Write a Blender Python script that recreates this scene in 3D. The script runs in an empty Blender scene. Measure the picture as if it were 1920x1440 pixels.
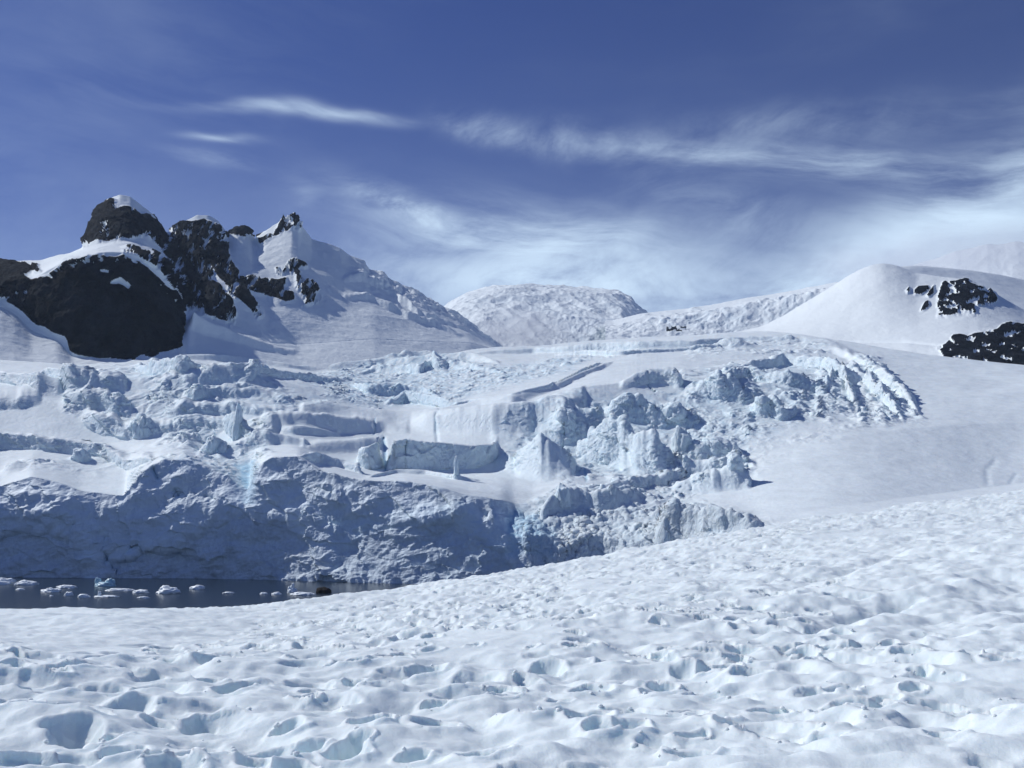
import bpy, math, random
import numpy as np
from mathutils import Vector

sc = bpy.context.scene
COL = sc.collection

# ------------------------------------------------------------------ camera
F = 1884.0                 # focal length in pixels of a 1920 wide frame
HOR = 1000.0               # row of the true horizon
CAMZ = 14.0
PITCH = math.atan((HOR - 720.0) / F)
cam_data = bpy.data.cameras.new('camera')
cam_data.sensor_width = 36.0
cam_data.lens = 36.0 * F / 1920.0
cam_data.clip_start = 0.1
cam_data.clip_end = 60000.0
cam = bpy.data.objects.new('camera', cam_data)
COL.objects.link(cam)
cam.location = (0, 0, CAMZ)
cam.rotation_euler = (math.pi / 2 + PITCH, 0, 0)
sc.camera = cam

# ------------------------------------------------------------------ light, sky, exposure
SUN_AZ = math.radians(-66.0)       # from +Y, negative = left
SUN_EL = math.radians(41.0)
SUN = (math.sin(SUN_AZ) * math.cos(SUN_EL), math.cos(SUN_AZ) * math.cos(SUN_EL), math.sin(SUN_EL))
sun_data = bpy.data.lights.new('sun', 'SUN')
sun_data.energy = 3.15
sun_data.angle = math.radians(0.6)
sun_data.color = (1.0, 0.985, 0.965)
sun = bpy.data.objects.new('sun', sun_data)
COL.objects.link(sun)
sun.rotation_euler = Vector(SUN).to_track_quat('Z', 'Y').to_euler()
sun.location = (-300, 100, 400)

world = bpy.data.worlds.new('World')
sc.world = world
world.use_nodes = True
nt = world.node_tree
nt.nodes.clear()
SKY_STRENGTH = 0.068
CLOUD_COL = (9.6, 12.0, 14.4)

def node(t, kind, **kw):
    n = t.nodes.new(kind)
    for k, v in kw.items():
        setattr(n, k, v)
    return n

def lk(t, a, b):
    t.links.new(a, b)

class NM:
    """tiny helper for math nodes"""
    def __init__(s, t): s.t = t
    def m(s, op, *a, clamp=False):
        n = s.t.nodes.new('ShaderNodeMath'); n.operation = op; n.use_clamp = clamp
        for i, v in enumerate(a):
            if isinstance(v, (int, float)): n.inputs[i].default_value = v
            else: s.t.links.new(v, n.inputs[i])
        return n.outputs[0]
    def comb(s, x, y, z=0.0):
        n = s.t.nodes.new('ShaderNodeCombineXYZ')
        for i, v in enumerate((x, y, z)):
            if isinstance(v, (int, float)): n.inputs[i].default_value = v
            else: s.t.links.new(v, n.inputs[i])
        return n.outputs[0]
    def noise(s, vec, scale, detail=5.0, rough=0.55, dist=0.0, lac=2.0):
        n = s.t.nodes.new('ShaderNodeTexNoise')
        n.inputs['Scale'].default_value = scale
        n.inputs['Detail'].default_value = detail
        n.inputs['Roughness'].default_value = rough
        n.inputs['Distortion'].default_value = dist
        n.inputs['Lacunarity'].default_value = lac
        s.t.links.new(vec, n.inputs['Vector'])
        return n.outputs['Fac']
    def ramp(s, v, a, b, smooth=True):
        n = s.t.nodes.new('ShaderNodeMapRange')
        n.interpolation_type = 'SMOOTHSTEP' if smooth else 'LINEAR'
        n.clamp = True
        n.inputs['From Min'].default_value = a
        n.inputs['From Max'].default_value = b
        s.t.links.new(v, n.inputs['Value'])
        return n.outputs['Result']

sky = node(nt, 'ShaderNodeTexSky', sky_type='NISHITA', sun_disc=False,
           sun_elevation=SUN_EL, sun_rotation=SUN_AZ, altitude=300.0,
           air_density=1.0, dust_density=0.25, ozone_density=3.2)
bg = node(nt, 'ShaderNodeBackground')
bg.inputs['Strength'].default_value = SKY_STRENGTH
out = node(nt, 'ShaderNodeOutputWorld')
tc = node(nt, 'ShaderNodeTexCoord')
sep = node(nt, 'ShaderNodeSeparateXYZ')
lk(nt, tc.outputs['Generated'], sep.inputs[0])
w = NM(nt)
X, Y, Z = sep.outputs
# direction as azimuth and elevation, in hundreds of "pixels" of sky (1 unit = 3.04 degrees)
az = w.m('MULTIPLY', w.m('ARCTAN2', X, Y), F / 100.0)
hyp = w.m('SQRT', w.m('ADD', w.m('MULTIPLY', X, X), w.m('MULTIPLY', Y, Y)))
el = w.m('MULTIPLY', w.m('ARCTAN2', Z, hyp), F / 100.0)

def dirunits(px, py):
    x = (px - 960) / F; y = (720 - py) / F
    d = Vector((x, math.cos(PITCH) - y * math.sin(PITCH), math.sin(PITCH) + y * math.cos(PITCH)))
    return math.atan2(d.x, d.y) * F / 100, math.atan2(d.z, math.hypot(d.x, d.y)) * F / 100

warp = w.noise(w.comb(w.m('MULTIPLY', az, 0.35), el, 3.1), 0.45, 3.0, 0.5)
warp2 = w.noise(w.comb(w.m('MULTIPLY', az, 0.5), el, 9.7), 0.6, 3.0, 0.5)
azw = w.m('ADD', az, w.m('MULTIPLY', w.m('SUBTRACT', warp, 0.5), 1.6))
elw = w.m('ADD', el, w.m('MULTIPLY', w.m('SUBTRACT', warp2, 0.5), 0.8))
# fine cirrus fibres, two orientations
fib1 = w.noise(w.comb(w.m('MULTIPLY', w.m('ADD', azw, w.m('MULTIPLY', elw, 1.2)), 0.22), w.m('ADD', elw, w.m('MULTIPLY', azw, 0.10)), 0.0), 1.25, 10.0, 0.65, 0.25)
fib2 = w.noise(w.comb(w.m('MULTIPLY', azw, 0.5), w.m('SUBTRACT', elw, w.m('MULTIPLY', azw, 0.22)), 5.0), 0.9, 10.0, 0.66, 0.25)

def patch(px, py, la, lb, rot, strength, tex, lo, hi, soft=1.0):
    """a bank of cirrus centred at a direction, la x lb in units, turned by rot degrees"""
    a0, e0 = dirunits(px, py)
    c, s_ = math.cos(math.radians(rot)), math.sin(math.radians(rot))
    dx = w.m('SUBTRACT', azw, a0); dy = w.m('SUBTRACT', elw, e0)
    u = w.m('DIVIDE', w.m('ADD', w.m('MULTIPLY', dx, c), w.m('MULTIPLY', dy, s_)), la)
    v = w.m('DIVIDE', w.m('SUBTRACT', w.m('MULTIPLY', dy, c), w.m('MULTIPLY', dx, s_)), lb)
    q = w.m('ADD', w.m('MULTIPLY', u, u), w.m('MULTIPLY', v, v))
    g = w.m('EXPONENT', w.m('MULTIPLY', q, -1.0 * soft))
    t_ = w.ramp(tex, lo, hi)
    return w.m('MULTIPLY', w.m('MULTIPLY', g, t_), min(0.95, strength * 1.5))

patches = [
    patch(585, 212, 1.8, 0.11, 0.5, 0.44, fib1, 0.24, 0.68),
    patch(400, 258, 0.55, 0.08, 0, 0.30, fib1, 0.24, 0.68),
    patch(400, 306, 0.8, 0.14, -5, 0.22, fib1, 0.32, 0.76),
    patch(930, 240, 0.9, 0.22, -12, 0.30, fib2, 0.40, 0.84),
    patch(1180, 275, 2.0, 0.28, -8, 0.42, fib2, 0.38, 0.82),
    patch(1520, 312, 2.9, 0.33, -10, 0.50, fib1, 0.32, 0.76),
    patch(1480, 235, 2.2, 0.35, -4, 0.20, fib2, 0.38, 0.82),
    patch(1800, 205, 2.2, 0.3, -3, 0.16, fib1, 0.38, 0.82),
    patch(800, 395, 1.4, 0.24, -14, 0.62, fib2, 0.32, 0.76),
    patch(1000, 450, 2.8, 0.62, -8, 0.85, fib1, 0.27, 0.71),
    patch(1060, 530, 3.6, 0.75, -3, 0.66, fib2, 0.24, 0.68),
    patch(1370, 410, 1.9, 0.45, -22, 0.20, fib2, 0.32, 0.76),
    patch(1830, 395, 2.9, 0.75, 17, 0.72, fib1, 0.24, 0.68),
    patch(1760, 480, 2.8, 0.55, 10, 0.62, fib2, 0.24, 0.68),
    patch(1500, 530, 3.2, 0.40, 14, 0.42, fib2, 0.24, 0.68),
    patch(220, 160, 4.2, 1.2, 20, 0.05, fib1, 0.32, 0.76),
    patch(120, 430, 3.0, 1.4, 4, 0.06, fib2, 0.24, 0.68),
    patch(590, 380, 0.5, 0.25, -30, 0.20, fib2, 0.42, 0.86),
]
tot = patches[0]
for p_ in patches[1:]:
    tot = w.m('SUBTRACT', 1.0, w.m('MULTIPLY', w.m('SUBTRACT', 1.0, tot), w.m('SUBTRACT', 1.0, p_)))
# thin high veil everywhere, thicker to the horizon
veil = w.m('MULTIPLY', w.ramp(w.noise(w.comb(w.m('MULTIPLY', azw, 0.3), elw, 1.0), 0.30, 7.0, 0.55, 0.5), 0.42, 0.85), 0.10)
low = w.m('MULTIPLY', w.m('EXPONENT', w.m('MULTIPLY', w.m('ABSOLUTE', el), -0.28)), 0.52)
tot = w.m('SUBTRACT', 1.0, w.m('MULTIPLY', w.m('SUBTRACT', 1.0, tot), w.m('MULTIPLY', w.m('SUBTRACT', 1.0, veil), w.m('SUBTRACT', 1.0, low))), clamp=True)
mix = node(nt, 'ShaderNodeMix', data_type='RGBA')
lk(nt, tot, mix.inputs['Factor'])
tint = node(nt, 'ShaderNodeMix', data_type='RGBA', blend_type='MULTIPLY')
tint.inputs['Factor'].default_value = 1.0
tint.inputs['B'].default_value = (0.055, 0.21, 0.69, 1)
lk(nt, sky.outputs[0], tint.inputs['A'])
lk(nt, tint.outputs['Result'], mix.inputs['A'])
mix.inputs['B'].default_value = (*CLOUD_COL, 1)
lk(nt, mix.outputs['Result'], bg.inputs['Color'])
lk(nt, bg.outputs[0], out.inputs['Surface'])

sc.view_settings.view_transform = 'Standard'
sc.view_settings.look = 'None'
sc.view_settings.gamma = 1.0
sc.view_settings.use_curve_mapping = False
sc.view_settings.exposure = 0.17
sc.cycles.max_bounces = 8
sc.cycles.diffuse_bounces = 6
sc.cycles.volume_bounces = 2
sc.cycles.transparent_max_bounces = 8

# ------------------------------------------------------------------ numpy noise
rng = np.random.RandomState(7)
PERM = np.tile(rng.permutation(512).astype(np.int32), 3)
G2A = rng.rand(512).astype(np.float32) * 2 * np.pi
G2 = np.stack([np.cos(G2A), np.sin(G2A)], 1).astype(np.float32)
g3 = rng.normal(size=(512, 3)); G3 = (g3 / np.linalg.norm(g3, axis=1)[:, None]).astype(np.float32)
RND = rng.rand(512, 6).astype(np.float32)

def _h2(ix, iy, seed=0):
    return PERM[(PERM[(ix + seed * 37) & 511] + iy) & 511]

def perlin2(x, y, seed=0):
    x = np.asarray(x, np.float32); y = np.asarray(y, np.float32)
    xi = np.floor(x).astype(np.int32); yi = np.floor(y).astype(np.int32)
    xf = x - xi; yf = y - yi
    u = xf * xf * xf * (xf * (xf * 6 - 15) + 10); v = yf * yf * yf * (yf * (yf * 6 - 15) + 10)
    def g(dx, dy):
        h = G2[_h2(xi + dx, yi + dy, seed)]
        return h[..., 0] * (xf - dx) + h[..., 1] * (yf - dy)
    a = g(0, 0); b = g(1, 0); c = g(0, 1); d = g(1, 1)
    return ((a + (b - a) * u) * (1 - v) + (c + (d - c) * u) * v) * 1.5

def fbm2(x, y, octs=4, gain=0.5, seed=0, ridged=False):
    t = 0; a = 1.0; n = 0
    for o in range(octs):
        p = perlin2(x * (2.03 ** o) + 17.3 * o, y * (2.03 ** o) - 9.1 * o, seed + o)
        if ridged: p = 1 - 2 * np.abs(p)
        t = t + a * p; n += a; a *= gain
    return t / n

def perlin3(x, y, z, seed=0):
    x = np.asarray(x, np.float32); y = np.asarray(y, np.float32); z = np.asarray(z, np.float32)
    xi = np.floor(x).astype(np.int32); yi = np.floor(y).astype(np.int32); zi = np.floor(z).astype(np.int32)
    xf = x - xi; yf = y - yi; zf = z - zi
    u = xf * xf * (3 - 2 * xf); v = yf * yf * (3 - 2 * yf); w_ = zf * zf * (3 - 2 * zf)
    r = 0
    for dx in (0, 1):
        wx = u if dx else 1 - u
        for dy in (0, 1):
            wy = v if dy else 1 - v
            h2 = PERM[(PERM[(xi + dx + seed * 37) & 511] + yi + dy) & 511]
            for dz in (0, 1):
                wz = w_ if dz else 1 - w_
                h = G3[PERM[(h2 + zi + dz) & 511]]
                r = r + wx * wy * wz * (h[..., 0] * (xf - dx) + h[..., 1] * (yf - dy) + h[..., 2] * (zf - dz))
    return r * 1.5

def fbm3(x, y, z, octs=3, gain=0.5, seed=0, ridged=False):
    t = 0; a = 1.0; n = 0
    for o in range(octs):
        k = 2.03 ** o
        p = perlin3(x * k + 17.3 * o, y * k - 9.1 * o, z * k + 4.4 * o, seed + o)
        if ridged: p = 1 - 2 * np.abs(p)
        t = t + a * p; n += a; a *= gain
    return t / n

def voronoi2(x, y, seed=0):
    """F1, F2, random id of cell, offset to its centre"""
    x = np.asarray(x, np.float32); y = np.asarray(y, np.float32)
    xi = np.floor(x).astype(np.int32); yi = np.floor(y).astype(np.int32)
    f1 = np.full(x.shape, 9, np.float32); f2 = f1.copy(); hid = np.zeros(x.shape, np.int32)
    ox = np.zeros(x.shape, np.float32); oy = ox.copy()
    for dx in (-1, 0, 1):
        for dy in (-1, 0, 1):
            h = _h2(xi + dx, yi + dy, seed)
            px = xi + dx + RND[h, 0] * 0.9 + 0.05 - x; py = yi + dy + RND[h, 1] * 0.9 + 0.05 - y
            d = np.sqrt(px * px + py * py)
            near = d < f1
            f2 = np.where(near, f1, np.minimum(f2, d))
            hid = np.where(near, h, hid); ox = np.where(near, px, ox); oy = np.where(near, py, oy)
            f1 = np.where(near, d, f1)
    return f1, f2, hid, ox, oy

def sstep(a, b, x):
    t = np.clip((x - a) / (b - a), 0, 1)
    return t * t * (3 - 2 * t)

# ------------------------------------------------------------------ from picture rays to places
# Q space: U = F*azimuth, V = F*ln(distance), W = F*(z - camera z)/distance : an undistorted
# "everything grows with distance" space in which the land is laid out.
CP, SP = math.cos(PITCH), math.sin(PITCH)
def ray(px, py):
    x = (np.asarray(px, float) - 960) / F; y = (720 - np.asarray(py, float)) / F
    dy = CP - y * SP; dz = SP + y * CP
    return F * np.arctan2(x, dy), F * dz / np.hypot(x, dy)

def curve(pts):
    """pts (px, py, r) -> U, W, V sorted by U"""
    a = np.array(pts, float)
    U, W = ray(a[:, 0], a[:, 1])
    o = np.argsort(U, kind='stable')
    return U[o], W[o], F * np.log(a[o, 2])

def q2xyz(U, V, W):
    r = np.exp(V / F); a = U / F
    return r * np.sin(a), r * np.cos(a), CAMZ + W * r / F

def q2px(U, W):
    """direction of a Q point as picture position"""
    a = U / F; t = W / F
    dx = np.sin(a); dy = np.cos(a); dz = t
    fwd = dy * CP + dz * SP; up = -dy * SP + dz * CP
    return 960 + F * dx / fwd, 720 - F * up / fwd

def blur_cols(a, k):
    if k <= 0: return a
    ker = np.exp(-0.5 * (np.arange(-3 * k, 3 * k + 1) / k) ** 2); ker /= ker.sum()
    p = np.pad(a, 3 * k, mode='edge')
    return np.convolve(p, ker, 'valid')

class Terrain:
    def __init__(s, px0, px1, ncol, curves, seg_rows, knot_smooth=1, dense_mid_smooth=6, soft_from=None):
        u0, _ = ray(px0, HOR); u1, _ = ray(px1, HOR)
        s.U1 = np.linspace(u0, u1, ncol)
        Wk, Vk = [], []
        for c in curves:
            U, W, V = curve(c)
            ks = knot_smooth[len(Wk)] if isinstance(knot_smooth, (list, tuple)) else knot_smooth
            Wk.append(blur_cols(np.interp(s.U1, U, W), ks))
            Vk.append(blur_cols(np.interp(s.U1, U, V), max(4, ks * 2)))
        if soft_from is not None:
            k0 = sstep(soft_from - 60, soft_from + 80, s.U1)
            Wk = [a * (1 - k0) + blur_cols(a, 28) * k0 for a in Wk]
            Vk = [a * (1 - k0) + blur_cols(a, 28) * k0 for a in Vk]
        Wk = np.array(Wk); Vk = np.array(Vk)
        for k in range(1, len(Vk)):
            Vk[k] = np.maximum(Vk[k], Vk[k - 1] + 1.0)
        rows_W, rows_V, rows_S = [], [], []
        for k, n in enumerate(seg_rows):
            t = np.linspace(0, 1, n, endpoint=(k == len(seg_rows) - 1))[:, None]
            rows_W.append(Wk[k] * (1 - t) + Wk[k + 1] * t)
            rows_V.append(Vk[k] * (1 - t) + Vk[k + 1] * t)
            rows_S.append(np.repeat(k + t, ncol, 1))
        s.W = np.concatenate(rows_W).astype(np.float32); s.V = np.concatenate(rows_V).astype(np.float32)
        s.S = np.concatenate(rows_S).astype(np.float32)
        # round the breaks a little
        m = dense_mid_smooth
        if m:
            ker = np.hanning(2 * m + 3)[1:-1]; ker /= ker.sum()
            P = np.pad(s.W, ((m, m), (0, 0)), mode='reflect', reflect_type='odd')
            s.W = sum(ker[i] * P[i:i + s.W.shape[0]] for i in range(2 * m + 1)).astype(np.float32)
        s.U = np.broadcast_to(s.U1.astype(np.float32), s.W.shape).copy()
        s.W0 = s.W.copy()
        s.px, s.py = q2px(s.U, s.W0)
        s.ice = np.zeros_like(s.W); s.dirt = np.zeros_like(s.W)
    def lookupV(s, U, W):
        """distance coordinate of the base surface where the ray (U,W) first meets it"""
        res = []
        for u, w_ in zip(np.atleast_1d(U), np.atleast_1d(W)):
            j = int(np.clip(np.searchsorted(s.U1, u), 0, len(s.U1) - 1))
            c = s.W0[:, j]
            hit = np.nonzero(c >= w_)[0]
            i = hit[0] if len(hit) else int(np.argmax(c))
            res.append(s.V[i, j])
        return np.array(res)
    def scarp(s, pts, face, tail, rough=1.0, ice=0.0, seed=1, turn=1.0, vmin=None, back='smooth'):
        """a crest traced as (px, py, height): steep face of the given width on the near side, a long back"""
        a = np.array(pts, float)
        U, W = ray(a[:, 0], a[:, 1])
        Vc = s.lookupV(U, W - a[:, 2])
        o = np.argsort(U, kind='stable')
        U = U[o]; H = a[o, 2]; Vc = Vc[o]
        vc = np.interp(s.U1, U, Vc); h = np.interp(s.U1, U, H, left=0, right=0)
        wt = np.interp(s.U1, U, (W)[o])
        if turn != 1.0:
            vm = float(np.mean(Vc)); vc = vm + (vc - vm) * turn
        # what already stands at the crest line (earlier features) is taken off the height
        ii = np.clip(np.array([np.searchsorted(s.V[:, j], vc[j]) for j in range(len(vc))]), 0, s.W.shape[0] - 1)
        jj_ = np.arange(len(vc)); extra = s.W[ii, jj_] - s.W0[ii, jj_]
        need = wt - s.W[ii, jj_]
        h = np.where(h > 0, np.maximum(0.35 * h, h - np.clip(extra, -10, 60)) if turn == 1.0 else np.clip(need, 0.3 * h, 2.2 * h + 10), 0)
        # taper ends
        e = 10.0
        h = h * sstep(U[0] - 1, U[0] + e, s.U1) * (1 - sstep(U[-1] - e, U[-1] + 1, s.U1))
        sel = np.nonzero(h > 0.05)[0]
        if not len(sel): return
        j0, j1 = sel[0], sel[-1] + 1
        vc = blur_cols(vc, 2)
        wob = rough * (11.0 * perlin2(s.U1 / 52.0, s.U1 * 0 + seed * 3.7, seed) + 5.0 * perlin2(s.U1 / 19.0, s.U1 * 0 + seed, seed + 1) + 1.0 * perlin2(s.U1 / 7.0, s.U1 * 0 + seed, seed + 1))
        hh = h * (1 + 0.30 * rough * perlin2(s.U1 / 26.0, s.U1 * 0 + seed * 5.1, seed + 2) + 0.12 * rough * perlin2(s.U1 / 9.0, s.U1 * 0 + seed * 5.1, seed + 2))
        d = s.V[:, j0:j1] - (vc + wob)[None, j0:j1]
        f = sstep(-face, 0, d)
        b = 1 - sstep(0, tail, d) if back == 'smooth' else np.exp(-np.maximum(d, 0) / tail)
        s.W[:, j0:j1] += (hh[None, j0:j1] * np.where(d < 0, f, b)).astype(np.float32)
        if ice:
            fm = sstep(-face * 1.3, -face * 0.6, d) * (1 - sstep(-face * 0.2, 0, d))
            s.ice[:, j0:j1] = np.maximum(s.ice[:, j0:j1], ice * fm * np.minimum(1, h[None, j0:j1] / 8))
    def mask(s, poly, soft=12, jitter=14, seed=3):
        """soft membership of a polygon traced in the picture"""
        P = np.array(poly, float)
        x0, y0 = P.min(0) - soft - jitter; x1, y1 = P.max(0) + soft + jitter
        box = (s.px > x0) & (s.px < x1) & (s.py > y0) & (s.py < y1)
        m = np.zeros(s.px.shape, np.float32)
        if not box.any(): return m, box
        x = s.px[box] + jitter * perlin2(s.U[box] / 30, s.V[box] / 60, seed)
        y = s.py[box] + jitter * 0.6 * perlin2(s.U[box] / 30 + 50, s.V[box] / 60, seed + 1)
        inside = np.zeros(x.shape, bool); dist = np.full(x.shape, 1e9)
        n = len(P)
        for i in range(n):
            ax, ay = P[i]; bx, by = P[(i + 1) % n]
            c = ((ay > y) != (by > y)) & (x < (bx - ax) * (y - ay) / (by - ay + 1e-9) + ax)
            inside ^= c
            ex, ey = bx - ax, by - ay
            t = np.clip(((x - ax) * ex + (y - ay) * ey) / (ex * ex + ey * ey + 1e-9), 0, 1)
            dist = np.minimum(dist, np.hypot(x - ax - t * ex, y - ay - t * ey))
        sd = np.where(inside, dist, -dist)
        m[box] = sstep(-soft, soft, sd)
        return m, box
    def seracs(s, poly, amp, cell, asp=1.0, rot=0.0, gap=0.8, ice=0.5, seed=1, soft=12, rnd=0.5, tilt=0.6, pw=1.0):
        m, box = s.mask(poly, soft, cell * 0.5, seed)
        idx = m > 0.01
        if not idx.any(): return
        U = s.U[idx]; V = s.V[idx]; V0 = V
        U = U + cell * 0.35 * perlin2(U / cell, V / cell, seed + 5); V2 = V + cell * 0.35 * perlin2(U / cell + 9, V / cell, seed + 6)
        c, q = math.cos(rot), math.sin(rot)
        a = (U * c + V2 * q) / cell; b = (-U * q + V2 * c) / (cell * asp)
        f1, f2, hid, ox, oy = voronoi2(a, b, seed)
        R = RND[hid]
        hgt = (R[:, 2] ** pw) * (1 - rnd * f1) + tilt * ((R[:, 3] - 0.5) * ox + (R[:, 4] - 0.5) * oy)
        cr = np.exp(-np.maximum(f2 - f1, 0) / 0.09)
        # second, smaller generation of blocks
        g1, g2, hid2, ox2, oy2 = voronoi2(a * 2.7 + 5, b * 2.7, seed + 9)
        hgt = hgt + 0.30 * RND[hid2, 2] - 0.15 - 0.15 * np.exp(-np.maximum(g2 - g1, 0) / 0.12)
        var = np.clip(0.45 + 1.3 * fbm2(U / (cell * 3.2), V / (cell * 4.0), 3, 0.5, seed + 20), 0.05, 1.6)
        rg_ = fbm2(U / (cell * 1.6), V2 / (cell * 2.2), 4, 0.55, seed + 30, ridged=True)
        s.W[idx] += amp * m[idx] * var * (0.6 * hgt + 1.1 * rg_ - 0.45 * gap * cr)
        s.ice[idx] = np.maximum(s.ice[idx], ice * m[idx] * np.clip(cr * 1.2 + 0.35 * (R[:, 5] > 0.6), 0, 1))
    def mound(s, px, py, h, rx, rv, rot=0.0, p=1.0):
        u, w_ = ray(px, py); v = s.lookupV(u, w_ - h)[0]
        dx = s.U - u; dv = s.V - v
        c, q = math.cos(rot), math.sin(rot)
        a = (dx * c + dv * q) / rx; b = (-dx * q + dv * c) / rv
        d2 = a * a + b * b
        s.W += (h * np.exp(-d2 ** p)).astype(np.float32)
    def crack(s, pts, width, depth, ice=1.0):
        """a crevasse along a traced line"""
        a = np.array(pts, float); U, W = ray(a[:, 0], a[:, 1])
        V = s.lookupV(U, W)
        lo, hi = min(U) - 10, max(U) + 10
        jj = np.nonzero((s.U1 > lo) & (s.U1 < hi))[0]
        if not len(jj): return
        j0, j1 = jj[0], jj[-1] + 1
        Us = s.U[:, j0:j1]; Ws = s.W0[:, j0:j1]
        dist = np.full(Us.shape, 1e9, np.float32)
        for i in range(len(U) - 1):
            ex, ey = U[i + 1] - U[i], W[i + 1] - W[i]
            t = np.clip(((Us - U[i]) * ex + (Ws - W[i]) * ey) / (ex * ex + ey * ey + 1e-9), 0, 1)
            dist = np.minimum(dist, np.hypot(Us - U[i] - t * ex, Ws - W[i] - t * ey))
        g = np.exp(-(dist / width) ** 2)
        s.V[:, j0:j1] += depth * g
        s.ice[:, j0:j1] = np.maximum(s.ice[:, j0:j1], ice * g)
    def resample(s, nrow, vw=0.12, hidden=0.22):
        W, V = s.W, s.V
        run = np.maximum.accumulate(W, axis=0)
        vis = (W >= run - 0.5).astype(np.float32)
        for _ in range(2):
            p = np.pad(vis, ((0, 0), (2, 2)), mode='edge'); vis = (p[:, :-4] + p[:, 1:-3] + p[:, 2:-2] + p[:, 3:-1] + p[:, 4:]) / 5
            p = np.pad(vis, ((2, 2), (0, 0)), mode='edge'); vis = (p[:-4] + p[1:-3] + p[2:-2] + p[3:-1] + p[4:]) / 5
        dW = np.diff(W, axis=0); dV = np.diff(V, axis=0)
        ds = np.sqrt(dW ** 2 + (vw * dV) ** 2) * (hidden + (1 - hidden) * vis[1:]) + 1e-4
        p = np.pad(ds, ((0, 0), (3, 3)), mode='edge')
        ds = sum(p[:, i:i + ds.shape[1]] for i in range(7)) / 7
        cum = np.concatenate([np.zeros((1, W.shape[1]), np.float32), np.cumsum(ds, axis=0)])
        outs = {k: np.empty((nrow, W.shape[1]), np.float32) for k in ('W', 'V', 'S', 'ice', 'dirt')}
        for j in range(W.shape[1]):
            q = np.linspace(0, cum[-1, j], nrow)
            for k in outs:
                outs[k][:, j] = np.interp(q, cum[:, j], getattr(s, k)[:, j])
        for k, v in outs.items(): setattr(s, k, v)
        s.U = np.broadcast_to(s.U1.astype(np.float32), s.W.shape).copy()
        s.px, s.py = q2px(s.U, s.W)
    def normals(s):
        """unit normals in Q space, pointing up / to the camera"""
        def grad(a, ax): return np.gradient(a, axis=ax)
        Tu = np.stack([grad(s.U, 1), grad(s.V, 1), grad(s.W, 1)], -1)
        Tv = np.stack([grad(s.U, 0), grad(s.V, 0), grad(s.W, 0)], -1)
        n = np.cross(Tu, Tv)
        n /= np.linalg.norm(n, axis=-1, keepdims=True) + 1e-9
        return n.astype(np.float32)
    def push(s, amt, n=None):
        n = s.normals() if n is None else n
        s.U = s.U + n[..., 0] * amt; s.V = s.V + n[..., 1] * amt; s.W = s.W + n[..., 2] * amt

def build(name, T, mats, facemask=None, matmask=None, attrs=True, parent=None):
    """mesh from a terrain grid (faces picked by facemask)"""
    R, C = T.W.shape
    x, y, z = q2xyz(T.U.astype(np.float64), T.V.astype(np.float64), T.W.astype(np.float64))
    co = np.stack([x, y, z], -1).reshape(-1, 3)
    ids = np.arange(R * C).reshape(R, C)
    q = np.stack([ids[:-1, :-1], ids[:-1, 1:], ids[1:, 1:], ids[1:, :-1]], -1).reshape(-1, 4)
    if facemask is not None: q = q[facemask.reshape(-1)]
    used = np.zeros(R * C, bool); used[q.reshape(-1)] = True
    remap = np.cumsum(used) - 1
    q = remap[q]; co = co[used]
    me = bpy.data.meshes.new(name)
    me.vertices.add(len(co)); me.vertices.foreach_set('co', co.astype(np.float32).reshape(-1))
    me.loops.add(len(q) * 4); me.loops.foreach_set('vertex_index', q.reshape(-1).astype(np.int32))
    me.polygons.add(len(q)); me.polygons.foreach_set('loop_start', (np.arange(len(q)) * 4).astype(np.int32))
    me.polygons.foreach_set('loop_total', np.full(len(q), 4, np.int32))
    for m in mats: me.materials.append(m)
    me.update(calc_edges=True)
    me.polygons.foreach_set('use_smooth', np.ones(len(q), bool))
    if attrs:
        for k in ('ice', 'dirt'):
            at = me.attributes.new(k, 'FLOAT', 'POINT')
            at.data.foreach_set('value', getattr(T, k).reshape(-1)[used].astype(np.float32))
    ob = bpy.data.objects.new(name, me); COL.objects.link(ob)
    if parent: ob.parent = parent
    return ob

def structure(o): o['kind'] = 'structure'; return o
def thing(o, label, cat, group=None):
    o['label'] = label; o['category'] = cat
    if group: o['group'] = group
    return o

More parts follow.
